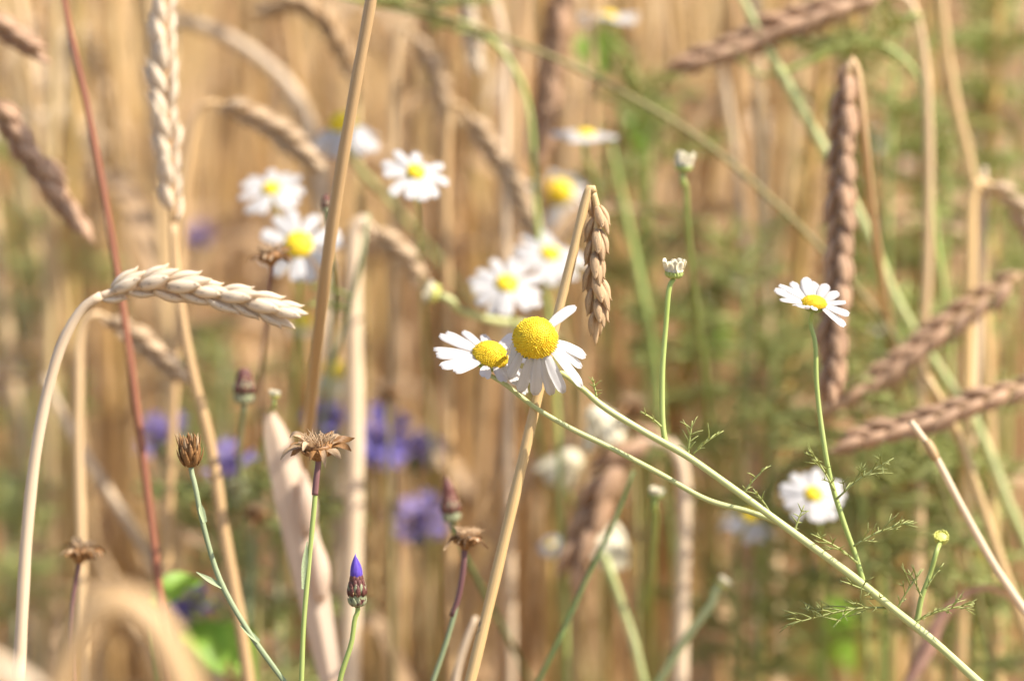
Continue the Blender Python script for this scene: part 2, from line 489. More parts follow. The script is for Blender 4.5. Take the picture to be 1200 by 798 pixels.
wheat("golden straw stalk snapped over behind the big daisy, its tan ear hanging down",
      [(695, 226), (692, 219), (687, 232), (669, 308), (652, 376), (629, 468), (601, 590), (575, 700), (549, 805)], 0.646, 0.0016, STRAW_GOLD,
      [(695, 226), (700, 248), (697, 290), (698, 335), (701, 376)], EAR_TAN, face=0.9, s=0.96, seed=12)
wheat("stalk with a long dark mauve-brown ear hanging straight down beside the small right-hand daisy",
      [(996, 68), (1003, 78), (1012, 150), (1022, 250, .75), (1034, 330, .775), (1052, 450, .83), (1070, 600, .91), (1080, 780, 1.0)], 0.735, 0.0015, STRAW_TAN,
      [(996, 72), (991, 110), (985, 200), (984, 300), (977, 390), (973, 452)], EAR_BROWN, face=0.8, s=1.25, seed=15)
wheat("stalk with a sharp-edged dark ear lying almost level at the right edge",
      [(1225, 447), (1262, 452), (1290, 500), (1300, 600), (1302, 760)], 0.75, 0.0016, STRAW_TAN,
      [(1225, 447), (1170, 462), (1110, 484), (1060, 500), (998, 517)], EAR_BROWN, face=0.7, s=1.25, seed=18)
wheat("stalk with a dark ear slanting down left, just above the nearly level dark ear",
      [(1196, 322), (1225, 322), (1250, 370), (1262, 500), (1265, 760)], 0.785, 0.0016, STRAW_TAN,
      [(1196, 322), (1150, 352), (1090, 398), (1040, 436), (978, 472)], EAR_BROWN, face=0.6, s=1.3, seed=21)
wheat("arched stalk with a blurred brown ear stretching left along the upper edge",
      [(1045, -8), (1065, 2), (1080, 50), (1087, 130), (1087, 300), (1080, 430), (1076, 640)], 0.80, 0.0019, STRAW,
      [(1045, -8), (1000, 4), (940, 24), (880, 48), (805, 76)], EAR_BROWN, face=0.6, s=1.35, seed=24)
wheat("thick golden stalk with a kinked top, its pale ear bent over the right edge",
      [(1150, 212), (1141, 222), (1137, 320), (1134, 440), (1130, 600)], 0.80, 0.0024, STRAW_GOLD,
      [(1150, 212), (1175, 226), (1200, 258), (1222, 310), (1230, 350)], EAR_PINK, face=0.6, s=1.1, seed=27)
wheat("thick pale straw stalk standing close beside the kinked one near the right edge",
      [(1153, 196), (1152, 230), (1148, 300), (1142, 430), (1130, 640)], 0.805, 0.0021, STRAW_PALE, tip=0.0009)
wheat("golden stalk sloping from the top edge down to the kinked stalk",
      [(1092, -90), (1102, 0), (1117, 110), (1140, 215), (1155, 420), (1165, 700)], 0.82, 0.0022, STRAW_GOLD, tip=0.001)
wheat("short stalk with a rust-brown ear hanging below the level dark ear at the right",
      [(1058, 508), (1068, 520), (1078, 600), (1084, 720)], 0.85, 0.0015, STRAW_TAN,
      [(1058, 508), (1048, 525), (1036, 560), (1020, 604)], EAR_BROWN, face=0.6, seed=30)
wheat("stalk with a pinkish ear bowed over above the left group of daisies",
      [(252, 120), (236, 126), (222, 180), (207, 400), (196, 640)], 0.80, 0.0017, STRAW_TAN,
      [(252, 120), (290, 134), (330, 158), (368, 192)], EAR_PINK, face=0.6, s=1.05, seed=33)
wheat("wide pale stalk right of the thick tan one, its small ear bent over",
      [(432, 262), (420, 262), (414, 330), (416, 470), (414, 620), (410, 780)], 0.80, 0.0034, STRAW_PALE,
      [(432, 262), (450, 280), (470, 298), (486, 318)], EAR_PINK, face=0.6, seed=36)
wheat("stalk with a soft pinkish ear leaning down to the right above the centre daisies",
      [(545, 128), (530, 122), (523, 180), (525, 400), (528, 640)], 0.84, 0.0017, STRAW_TAN,
      [(545, 128), (575, 172), (605, 222), (630, 275)], EAR_PINK, face=0.6, s=1.05, seed=39)
wheat("stalk with a small blurred ear drooping near the top edge beside the thick tan stalk",
      [(482, 36), (470, 32), (463, 100), (462, 300), (462, 600)], 0.88, 0.0017, STRAW,
      [(482, 36), (500, 66), (515, 104), (524, 140)], EAR_PINK, face=0.6, seed=42)
wheat("stalk with a short pale ear hanging from the top edge, left of a dark one",
      [(548, -8), (560, -24), (585, 20), (592, 200), (596, 500)], 0.84, 0.0016, STRAW_PALE,
      [(546, -10), (548, 14), (553, 40), (558, 72)], EAR_PALE, face=0.6, seed=44)
wheat("stalk with a dark brown ear hanging from the top edge above the snapped stalk",
      [(668, -40), (684, -46), (694, 40), (690, 300), (676, 640)], 0.85, 0.0017, STRAW_TAN,
      [(664, -34), (654, 30), (642, 100), (630, 190)], EAR_BROWN, face=0.6, s=1.3, seed=45)
wheat("stalk with a blurred ear sloping down under the level creamy ear",
      [(118, 368), (100, 374), (92, 480), (95, 640)], 0.765, 0.0016, STRAW,
      [(118, 368), (150, 388), (180, 412), (207, 436)], EAR_PINK, face=0.6, seed=48)
wheat("stalk with a dark ear slanting in from the left edge, lower of the two there",
      [(-14, 108), (-40, 92), (-62, 130), (-74, 300), (-80, 600)], 0.755, 0.0016, STRAW_TAN,
      [(-14, 108), (15, 152), (45, 196), (70, 230), (92, 262)], EAR_BROWN, face=0.7, s=1.15, seed=51)
wheat("stalk whose ear tip just pokes in at the top left corner",
      [(-60, -20), (-80, -20), (-100, 60), (-110, 300), (-115, 600)], 0.75, 0.0016, STRAW_TAN,
      [(-60, -20), (-30, 4), (5, 34), (44, 62)], EAR_BROWN, face=0.7, seed=54)
wheat("blurred stalk with a reddish-brown ear hooked over behind the green diagonal stem",
      [(782, 518), (797, 540), (802, 600), (799, 700), (796, 810)], 0.80, 0.0028, STRAW_PALE,
      [(782, 520), (752, 518), (722, 545), (696, 605), (672, 668)], EAR_BROWN, face=0.6, s=1.75, seed=57)
wheat("very blurred near tan stalk hooping over at the bottom left corner",
      [(40, 900), (62, 830), (92, 748), (130, 706), (170, 722), (206, 782), (232, 870), (246, 980)], 0.41, 0.0034, STRAW_TAN, tip=0.003)
wheat("very blurred near pale stalk cutting across the very bottom left corner",
      [(-60, 752), (0, 782), (46, 820), (70, 900)], 0.42, 0.0022, STRAW_PALE, tip=0.0012)
wheat("pale straw broken off at its top, slanting to the right edge with a joint",
      [(1067, 494), (1092, 528), (1125, 590), (1165, 662), (1205, 722)], 0.685, 0.00115, STRAW_PALE, tip=0.0009, nodes=[(1091, 527, 0.684)])
wheat("second straw slanting behind the broken one at the lower right",
      [(1085, 440), (1118, 500), (1150, 590), (1180, 680), (1220, 790)], 0.76, 0.0018, STRAW_GOLD, tip=0.0012)
wheat("soft pale stalk standing upright to the right of the half-open bud",
      [(846, 60), (850, 110), (862, 180), (872, 280), (880, 500), (885, 700)], 0.89, 0.0021, STRAW_PALE, tip=0.001)
wheat("reddish brown slender stalk crossing behind the level creamy ear at the left",
      [(62, -90), (75, 0), (100, 118), (124, 240), (145, 370), (163, 500), (177, 610), (190, 720)], 0.725, 0.0013, STRAW_RED, tip=0.0008, name="grass_stalk", cat="grass stalk")
wheat("thin pale straw slanting down to the right across the shade at the lower left",
      [(52, 440), (80, 500), (118, 562), (168, 640), (210, 720)], 0.85, 0.0020, STRAW_PALE, tip=0.0012)
wheat("broad pale leaning stalk crossing the top left behind the long pale ear",
      [(190, 20), (250, 36), (300, 66), (345, 112), (372, 190), (385, 400)], 0.92, 0.0032, STRAW_PALE, tip=0.0022)
wheat("short dry stalk end poking up at the bottom beside the golden snapped stalk",
      [(558, 722), (548, 745), (535, 790), (528, 860)], 0.72, 0.0012, STRAW_PALE, tip=0.0007)

# --- field wheat: single stalks behind, copied from eight built ones
def field_proto(i):
    q = random.Random(100 + i)
    root = thing("wheat_stalk", "blurred tan wheat stalk standing among others in the field behind the flowers", "wheat stalk", V((0, 0, 0)), "blurred wheat stalks behind the flowers")
    h = (0.60, 0.84, 0.68, 0.90, 0.74, 0.87, 0.80, 0.93)[i]
    lx, ly = q.uniform(-0.05, 0.05), q.uniform(-0.05, 0.05)
    pts = [V((0, 0, 0)), V((lx * 0.2, ly * 0.2, h * 0.35)), V((lx * 0.55, ly * 0.55, h * 0.7)), V((lx, ly, h))]
    mb = MB(); tube(mb, pts, [0.0025, 0.0025, 0.0022, 0.0012], 7, 14)
    mb.build("stem", STRAW_FIELD, root)
    a = q.uniform(0, 6.28); dx, dy = math.cos(a), math.sin(a)
    tp = pts[-1]; k = q.uniform(0.2, 1.2)
    e = [tp, tp + V((dx * 0.02 * k, dy * 0.02 * k, 0.024)), tp + V((dx * 0.05 * k, dy * 0.05 * k, 0.040 - 0.02 * k)), tp + V((dx * 0.07 * k, dy * 0.07 * k, 0.055 - 0.06 * k))]
    em = [EAR_TAN, EAR_PINK, EAR_PALE, EAR_BROWN][i % 4]
    make_ear(root, V((0, 0, 0)), e, em, STRAW_FIELD, q.uniform(0, 3), 1.0, 0.0042, seed=i, split=False)
    for j in range(1 + i % 3):
        lb = MB()
        z0 = h * q.uniform(0.45, 0.85); a = q.uniform(0, 6.28); dx, dy = math.cos(a), math.sin(a); f = z0 / h
        b0 = V((lx * f, ly * f, z0)); k = q.uniform(0.5, 1.2); u_ = q.uniform(-0.6, 1.0)
        ribbon(lb, [b0, b0 + V((dx * 0.02 * k, dy * 0.02 * k, 0.04 * u_)), b0 + V((dx * 0.06 * k, dy * 0.06 * k, 0.05 * u_)), b0 + V((dx * 0.09 * k, dy * 0.09 * k, -0.05))], [0.004, 0.007, 0.006, 0.0005], V((0.1, 0.1, 1)), n=12, cols=3, twist=q.uniform(-4, 4))
        lb.build("leaf_blade", DRYLEAF, root)
    return root
PROT = [field_proto(i) for i in range(8)]
used = [False] * 8
def copy_tree(o, parent=None):
    c = o.copy(); COL.objects.link(c)
    if parent: c.parent = parent
    for ch in o.children: copy_tree(ch, c)
    return c
NEAR0, NEAR1 = 0.90, 1.60
spots = []
for px_, d_ in ((108, .93), (60, .97), (246, .90), (283, .99), (330, 1.0), (462, .96), (498, .99), (540, 1.02), (598, 1.02), (612, 1.06), (642, 1.0), (655, 1.0), (735, 1.03), (782, .93), (832, .92), (905, .90), (918, .95), (942, .88), (963, .94), (1012, .97), (1030, .9), (1062, .92), (1110, .90), (1178, .92), (148, 1.02), (20, .9), (560, 1.08), (700, .96), (860, 1.02), (1150, 1.0)):
    spots.append(((px_ - 600) / FPX * d_, d_))
N_PICK = len(spots)
while len(spots) < 225:
    y = rnd.uniform(NEAR0, NEAR1); hw = 0.215 * y + 0.05
    x = rnd.uniform(-hw, hw)
    if all((x - a) ** 2 + (y - b) ** 2 > 0.022 ** 2 for a, b in spots): spots.append((x, y))
for i, (x, y) in enumerate(spots):
    k = i % 8
    o = PROT[k] if not used[k] else copy_tree(PROT[k])
    used[k] = True
    o.location = (x, y, 0)
    tl = 1.5 if i < N_PICK else 4 if rnd.random() < 0.78 else 15
    o.rotation_euler = (R(rnd.gauss(0, tl)), R(rnd.gauss(0, tl)), rnd.uniform(0, 6.28))
    o.scale = (1, 1, rnd.uniform(0.93, 1.08)) if i >= N_PICK else (1.25, 1.25, 1.0 if i % 8 in (1, 3, 5, 6, 7) else 1.32)

# --- the rest of the field: one mass
mass = MB()
q = random.Random(5)
ear_lo = MB()
for i in range(10):
    a = i * 2.4; u = i / 9
    scale_shape(ear_lo, V((0, 0, u * 0.055)), V((math.cos(a) * 0.35, math.sin(a) * 0.35, 1)), V((math.cos(a), math.sin(a), 0)), 0.015, 0.003, 0.0026, rings=4, sides=4)
ear_me = ear_lo.mesh("ear_simple", None)
def mass_stalk(x, y, sides=5):
    h = q.uniform(0.62, 0.95); sp_ = 0.04 if q.random() < 0.8 else 0.16; lx, ly = q.gauss(0, sp_), q.gauss(0, sp_); tn = q.random()
    tp = V((x + lx, y + ly, h))
    tube(mass, [V((x, y, -0.01)), V((x + lx * 0.3, y + ly * 0.3, h * 0.5)), tp], [0.0021, 0.0019, 0.0012], sides, 5, tn)
    M = Matrix.Translation(tp) @ Matrix.Rotation(q.uniform(0, 6.28), 4, 'Z') @ Matrix.Rotation(q.uniform(0.1, 2.3), 4, 'X')
    merge(mass, ear_me, M, tn)
    if q.random() < 0.5:
        a = q.uniform(0, 6.28); dx, dy = math.cos(a), math.sin(a); b0 = V((x, y, h * q.uniform(0.3, 0.75)))
        ribbon(mass, [b0, b0 + V((dx * 0.04, dy * 0.04, 0.06)), b0 + V((dx * 0.12, dy * 0.12, 0.0))], [0.005, 0.006, 0.001], V((0.1, 0.1, 1)), n=5, cols=3, twist=2, tint=tn)
n_mass = 0
for _ in range(3400):
    y = math.sqrt(q.uniform(1.05 ** 2, 4.6 ** 2)); hw = 0.29 * y + 0.38
    x = q.uniform(-hw, hw)
    if y < NEAR1 and abs(x) < 0.215 * y + 0.06: continue
    if math.sin(x * 23 + 3 * math.sin(y * 5)) + math.sin(y * 17 + 2 * math.sin(x * 7)) + q.uniform(-1, 1) < -0.5: continue
    mass_stalk(x, y); n_mass += 1
for _ in range(1500):                                        # thinner sampling further out
    y = q.uniform(4.6, 9.0); hw = 0.26 * y + 0.4
    mass_stalk(q.uniform(-hw, hw), y, 4)
mo = mass.build("wheat_field", STRAW_FIELD)
mo["kind"] = "stuff"; mo["label"] = "soft tan mass of wheat stalks filling the far background"; mo["category"] = "wheat"

# ------------------------------------------------------------------ mayweed (daisy-like flowers)
def feather(mb, p0, dr, L, seed, r=0.00028, droop=0.3, fork=True):
    q = random.Random(seed)
    dr = dr.normalized()
    pts = [p0, p0 + dr * L * 0.35 + V((0, 0, 0.02 * L)), p0 + dr * L * 0.7 - V((0, 0, droop * L * 0.1)), p0 + dr * L - V((0, 0, droop * L * 0.3))]
    P = tube(mb, pts, [r * 1.5, r * 1.2, r, r * 0.6], 4, 9)
    sd0 = dr.cross(V((0.2, 0.3, 1))).normalized()
    n = max(4, int(L / 0.0035))
    for i in range(n):
        u = 0.15 + 0.8 * i / n
        p = V(P[0]).lerp(P[-1], u) if False else P[min(int(u * 8), 8)].lerp(P[min(int(u * 8) + 1, 8)], (u * 8) % 1)
        for sg in (-1, 1):
            l = L * 0.42 * math.sin(math.pi * (0.2 + 0.7 * u)) * q.uniform(0.6, 1.2)
            dd = (dr * q.uniform(0.4, 0.9) + sd0 * sg + V((q.uniform(-.5, .5), q.uniform(-.5, .5), q.uniform(-.4, .5)))).normalized()
            e = p + dd * l
            tube(mb, [p, p + dd * l * 0.5 + V((0, 0, 0.05 * l)), e], [r, r * 0.85, r * 0.4], 3, 4)
            if fork:
                for _ in range(2):
                    m_ = p.lerp(e, q.uniform(0.35, 0.7))
                    d2 = (dd + V((q.uniform(-1, 1), q.uniform(-1, 1), q.uniform(-.6, 1))) * 0.8).normalized()
                    tube(mb, [m_, m_ + d2 * l * 0.22, m_ + d2 * l * 0.45], [r * 0.9, r * 0.7, r * 0.35], 3, 3)

def petal_mesh(mb, base, along, nrm, L, W, q, curl=0.0, rows=11, cols=7):
    along = along.normalized(); nrm = (nrm - along * nrm.dot(along)).normalized(); sd = along.cross(nrm)
    verts, uvs, faces = [], [], []
    wob = q.uniform(-0.10, 0.10); tw = q.uniform(-0.35, 0.35); notch = q.uniform(0.0, 0.03)
    for layer in (0, 1):
        for i in range(rows):
            u = i / (rows - 1)
            wd = W * 0.5 * (0.42 + 0.58 * min(1, u * 2.3) ** 0.8)
            if u > 0.75: wd *= math.sqrt(max(0.0, 1 - ((u - 0.75) / 0.27) ** 2.4))
            for k in range(cols):
                s = k / (cols - 1) * 2 - 1
                uu = u - (notch * (0.5 - 0.5 * math.cos(s * 2 * math.pi * 1.0)) if u > 0.8 else 0) * ((u - 0.8) / 0.2 if u > 0.8 else 0)
                groove = 0.06 * W * math.cos(s * math.pi * 2.5) * min(1, u * 3)
                ang = tw * u
                z = -curl * L * u * u + 0.10 * W * (1 - s * s) + groove + s * math.sin(ang) * wd * 0.6
                z -= layer * 0.00018
                verts.append(base + along * (L * uu) + sd * (s * wd * math.cos(ang) + wob * L * u * u) + nrm * z)
                uvs.append((k / (cols - 1), u))
    nl = rows * cols
    for i in range(rows - 1):
        for k in range(cols - 1):
            a, b, c, d_ = i * cols + k, i * cols + k + 1, (i + 1) * cols + k + 1, (i + 1) * cols + k
            faces.append((a, b, c, d_)); faces.append((nl + d_, nl + c, nl + b, nl + a))
    for i in range(rows - 1):
        for k in (0, cols - 1):
            a, b = i * cols + k, (i + 1) * cols + k
            faces.append((a, b, nl + b, nl + a))
    for k in range(cols - 1):
        for i in (0, rows - 1):
            a, b = i * cols + k, i * cols + k + 1
            faces.append((a, b, nl + b, nl + a))
    mb.add(verts, faces, uvs)

def dome(mb, c, X, Y, Z, r, h, rings=7, sides=18, under=0.0):
    verts, uvs, faces = [c + Z * h], [(0.5, 0.5)], []
    for i in range(1, rings + 1):
        a = i / rings * math.pi / 2
        rr, zz = r * math.sin(a), h * math.cos(a)
        for k in range(sides):
            b = 2 * math.pi * k / sides
            verts.append(c + (X * math.cos(b) + Y * math.sin(b)) * rr + Z * zz)
            uvs.append((0.5 + 0.5 * math.sin(a) * math.cos(b), 0.5 + 0.5 * math.sin(a) * math.sin(b)))
    for k in range(sides):
        faces.append((0, 1 + k, 1 + (k + 1) % sides))
    for i in range(rings - 1):
        for k in range(sides):
            a = 1 + i * sides
            faces.append((a + k, a + sides + k, a + sides + (k + 1) % sides, a + (k + 1) % sides))
    faces.append(tuple(1 + (rings - 1) * sides + k for k in range(sides)))
    mb.add(verts, faces, uvs)

def flower_head(parent, c, axis, R_, H, pl, pw, n, reflex, seed=1, fine=True, spread=0.25, disc=None, pm=None, only=None, lift=None, plan=None):
    """green cup (the part) > disc, petals; reflex: angle of the petals below the plane of the flower"""
    q = random.Random(seed)
    Z = axis.normalized()
    X = (CR - Z * CR.dot(Z)).normalized() if abs(Z.dot(CR)) < 0.95 else (CU - Z * CU.dot(Z)).normalized()
    Y = Z.cross(X)
    cup = MB()
    dome(cup, c - Z * 0.0003, X, Y, -Z, R_ * 0.86, R_ * 0.55, 5, 16)
    for k in range(14):
        a = 2 * math.pi * k / 14 + 0.1
        o = X * math.cos(a) + Y * math.sin(a)
        scale_shape(cup, c + o * R_ * 0.25 - Z * R_ * 0.52, o + Z * 0.55, -Z + o * 0.4, R_ * 0.78, R_ * 0.17, R_ * 0.05, 0.16, 0, 5, 6)
    head = cup.build("flower_head", GREEN, parent)
    db = MB()
    dome(db, c, X, Y, Z, R_ * 0.95, H, 8, 22)
    if fine:
        nf = 620
        for i in range(nf):
            f = (i + 0.5) / nf
            a = i * 2.399963
            th = math.acos(1 - f * 0.97)
            o = (X * math.cos(a) + Y * math.sin(a))
            p = c + o * (R_ * 0.97 * math.sin(th)) + Z * (H * math.cos(th))
            nr = (o * math.sin(th) / R_ + Z * math.cos(th) / max(H, 1e-4)).normalized()
            e1 = nr.orthogonal().normalized(); e2 = nr.cross(e1)
            s = R_ * 0.040 * q.uniform(0.7, 1.25); hh = s * q.uniform(0.5, 1.3 + 1.6 * f)
            vs = [p - nr * s * 0.5 + (e1 * math.cos(b) + e2 * math.sin(b)) * s for b in (0, 1.257, 2.513, 3.77, 5.027)]
            vs += [p + nr * hh * 0.6 + (e1 * math.cos(b) + e2 * math.sin(b)) * s * 0.8 for b in (0, 1.257, 2.513, 3.77, 5.027)]
            vs += [p + nr * hh * 0.75]
            fs = [(k, (k + 1) % 5, 5 + (k + 1) % 5, 5 + k) for k in range(5)] + [(5 + k, 5 + (k + 1) % 5, 10) for k in range(5)]
            db.add(vs, fs, [(f, q.random())] * 11)
    db.build("disc", disc or DISC, head)
    for k in range(len(plan) if plan else n):
        a = math.radians(plan[k][0]) if plan else 2 * math.pi * (k + q.uniform(-0.28, 0.28)) / n
        o = X * math.cos(a) + Y * math.sin(a)
        rf = reflex + q.gauss(0, spread * 0.5)
        if plan: rf = plan[k][1]
        kl = plan[k][2] if plan else q.uniform(0.88, 1.08)
        al = o * math.cos(rf) - Z * math.sin(rf)
        nr = Z * math.cos(rf) + o * math.sin(rf)
        pb = MB()
        petal_mesh(pb, c + o * R_ * 0.80 - Z * 0.0004 * (k % 2), al, nr, pl * kl, pw * q.uniform(0.9, 1.12), q, q.uniform(0.0, 0.16))
        pb.build("petal", pm or PETAL, head)
    return head

def bud(parent, c, axis, r, seed=1, open_=0.5, m=CREAM, label=None):
    """a small head: green cup with short upright rays round a pale top"""
    q = random.Random(seed)
    Z = axis.normalized(); X = Z.orthogonal().normalized(); Y = Z.cross(X)
    cup = MB()
    dome(cup, c, X, Y, -Z, r * 0.92, r * 0.62, 6, 14)
    for k in range(16):
        a = 2 * math.pi * k / 16
        o = X * math.cos(a) + Y * math.sin(a)
        scale_shape(cup, c + o * r * 0.60 - Z * r * 0.62, Z + o * 0.42, o, r * 0.72, r * 0.24, r * 0.08, 0.12, 0, 5, 6)
    h = cup.build("bud", BUDY if open_ < 0.3 else GREEN, parent)
    tb = MB(); dome(tb, c, X, Y, Z, r * 0.88, r * (0.5 + 0.7 * open_), 6, 14)
    tb.build("disc", m, h)
    for k in range(12):
        a = 2 * math.pi * k / 12 + 0.2
        o = X * math.cos(a) + Y * math.sin(a)
        pb = MB()
        petal_mesh(pb, c + o * r * 0.88 + Z * r * 0.1, Z + o * q.uniform(-0.3, 0.3), -o, r * (0.35 + 1.0 * open_) * q.uniform(0.7, 1.2), r * 0.8, q, 0.0, 6, 5)
        pb.build("petal", m, h)
    return h

def stem_path(head_c, axis, pts):
    return [head_c, head_c - axis.normalized() * 0.006] + pts

def mayweed(label, px, py, d, axis, R_=0.0042, H=0.0022, pl=0.0095, pw=0.0036, n=15, reflex=0.1, stem=None, r=0.00065, sm=None, seed=1, fine=False, pm=None, disc=None, lift=None, spread=0.25, leaves=0, sd=None):
    d += 0.035; pl *= 0.97
    if sd: sd += 0.035
    c = at(px, py, d)
    A = ax(*axis)
    sp = [at(p[0], p[1], (sd or d + 0.012) + (0.05 if not sd else 0.0) * i) for i, p in enumerate(stem)] if stem else [c + V((0.002, 0.012, -0.03)), c + V((0.004, 0.02, -0.12))]
    path = [c - A * R_ * 0.45, c - A * 0.007] + sp
    path += ground_tail(path[-1], path[-2])
    root = thing("mayweed_plant", label, "flower", path[-1].copy())
    mb = MB(); tube(mb, path, [r * 0.9] * (len(path) - 3) + [r * 1.3] * 3, 7, len(path) * 6)
    mb.build("stem", sm or GREEN, root)
    flower_head(root, c, A, R_, H, pl, pw, n, reflex, seed, fine, spread, disc, pm, None, lift)
    for i in range(leaves):
        k = 2 + i % max(1, len(path) - 4)
        p = path[k].lerp(path[k + 1], rnd.random())
        a = rnd.uniform(0, 6.28)
        lb = MB(); feather(lb, p, V((math.cos(a), 0.4 * math.sin(a), 0.5)), rnd.uniform(0.02, 0.035), seed * 31 + i)
        lb.build("leaf", LEAF, root)
    return root

# --- the main mayweed: three open flowers and two buds on one branching plant
F = 0.632
main_px = [(655, 436, F + .004), (682, 455, F + .006), (705, 475, F + .006), (755, 506, F + .006), (806, 535, F + .006), (860, 573, F + .005), (935, 628, F + .005), (1000, 676, F + .006), (1050, 716, F + .007), (1095, 752, F + .008), (1150, 802, F + .008)]
c1, A1 = at(627, 399, F), ax(0.06, 0.56, 0.83)
mp_ = [c1 - A1 * 0.003, c1 - A1 * 0.010 + V((0.001, 0, -0.003))] + pix(main_px)
mp_ += ground_tail(mp_[-1], mp_[-2])
plant = thing("mayweed_plant", "mayweed with two sharp daisies at the centre and long stems slanting to lower right", "flower", mp_[-1].copy())
mb = MB(); tube(mb, mp_, [0.0007, 0.00075] + [0.00078 + 0.00004 * i for i in range(len(main_px))] + [0.0017, 0.0018, 0.0018], 9, 120)
mb.build("stem", GREEN_PALE, plant)
h1 = flower_head(plant, c1, A1, 0.0060, 0.0064, 0.0124, 0.0031, 15, 0.98, seed=3,
                 plan=[(52, 0.05, 0.92), (4, 0.62, 0.95), (-12, 0.72, 1.0), (-30, 0.55, 1.06), (-54, 0.82, 1.0), (-66, 0.95, 1.0), (-84, 1.02, 0.98), (-104, 1.05, 0.98),
                       (-136, 1.2, 0.85), (-160, 1.28, 0.85), (178, 1.35, 0.8), (150, 1.3, 0.9), (120, 1.3, 0.9), (85, 1.3, 0.9)])
h1["label"] = "large front daisy with a domed yellow disc and drooping white petals"
def branch(pts, r0, r1, m=GREEN_PALE, nm="branch"):
    b = MB(); tube(b, pts, [r0 + (r1 - r0) * i / (len(pts) - 1) for i in range(len(pts))], 8, len(pts) * 6)
    return b.build(nm, m, plant)
c2, A2 = at(574, 419, F + .014), ax(0.30, 0.80, 0.46)
branch([c2 - A2 * 0.0025, c2 - A2 * 0.0042, *pix([(593, 451), (625, 476), (665, 500), (720, 527), (775, 556), (830, 586), (880, 600), (912, 612)], F + .012)], 0.0006, 0.0008)
h2 = flower_head(plant, c2, A2, 0.0050, 0.0042, 0.0112, 0.0034, 15, 0.35, seed=8,
                 plan=[(62, -0.35, 0.9), (95, 0.0, 0.8), (120, 0.05, 0.85), (142, -0.02, 0.95), (160, 0.05, 1.0), (180, 0.08, 1.0), (197, 0.10, 1.0), (216, 0.02, 1.08), (230, 0.0, 1.0), (262, -0.1, 0.7), (292, -0.05, 0.7), (314, 0.0, 0.75), (335, 0.3, 0.9), (5, 0.3, 0.9), (35, 0.2, 0.9)])
h2["label"] = "second sharp daisy, tilted, just left of the large one"
c3, A3 = at(954, 356, F + .012), ax(0.10, 0.89, 0.44)
branch([c3 - A3 * 0.002, c3 - A3 * 0.006, *pix([(955, 400), (957, 450), (964, 510), (973, 560), (988, 610), (1003, 652), (1012, 684)], F + .012)], 0.0006, 0.0008, GREEN)
h3 = flower_head(plant, c3, A3, 0.0034, 0.0020, 0.0078, 0.0031, 14, 0.12, seed=14,
                 plan=[(12, -0.1, 0.8), (38, -0.45, 0.8), (62, -0.5, 0.85), (84, -0.5, 0.9), (104, -0.5, 0.95), (124, -0.42, 1.0), (144, -0.35, 1.05), (163, -0.3, 1.1), (186, -0.2, 0.9), (228, -0.35, 0.8), (255, -0.5, 0.7), (326, 0.25, 1.0), (345, 0.1, 0.9)])
h3["label"] = "small daisy on a thin upright stem in front of the dark hanging ear"
c4, A4 = at(790, 318, F + .012), ax(0.05, 0.97, 0.2)
branch([c4 - A4 * 0.002, *pix([(785, 335), (780, 385), (776, 440), (777, 500), (780, 520)], F + .012)], 0.0007, 0.0008, GREEN)
bud(plant, c4, A4, 0.0027, 2, 0.6)
c5, A5 = at(1103, 630, F + .02), ax(0, 0.75, 0.6)
branch([c5 - A5 * 0.0015, *pix([(1098, 645), (1090, 672), (1080, 700), (1074, 728), (1068, 736)], F + .014)], 0.0006, 0.0008, GREEN)
bud(plant, c5, A5, 0.0021, 5, 0.05, BUDY)
lf = [((806, 535), ax(0.1, 1, 0.2), 0.012), ((812, 532), ax(0.9, 0.8, 0.1), 0.012), ((700, 470), ax(-0.2, 1, 0.1), 0.008), ((980, 585), ax(0.8, 0.7, 0.2), 0.022), ((978, 575), ax(-0.5, 0.9, 0.0), 0.016), ((1000, 640), ax(0.9, 0.5, 0.2), 0.020), ((1005, 660), ax(-0.8, 0.6, 0.2), 0.018),
      ((1045, 712), ax(-1, -0.05, 0.2), 0.032), ((1050, 716), ax(0.5, 0.9, 0.1), 0.016), ((1068, 730), ax(0.9, 0.4, 0.2), 0.020), ((1040, 708), ax(-0.8, 0.5, 0.3), 0.018), ((1085, 690), ax(0.5, 0.8, 0), 0.010), ((1080, 700), ax(-0.4, 0.9, 0), 0.010), ((870, 580), ax(0.6, 0.8, 0.1), 0.012), ((905, 606), ax(-0.5, 0.8, 0.3), 0.012), ((930, 626), ax(0.3, 0.9, 0), 0.010), ((775, 500), ax(-0.7, 0.6, 0), 0.008)]
for i, (p, dr, L) in enumerate(lf):
    b = MB(); feather(b, at(p[0], p[1], F + .008), dr, L * 0.9, 300 + i, r=0.00022, fork=L > 0.015)
    b.build("leaf", LEAF, plant)

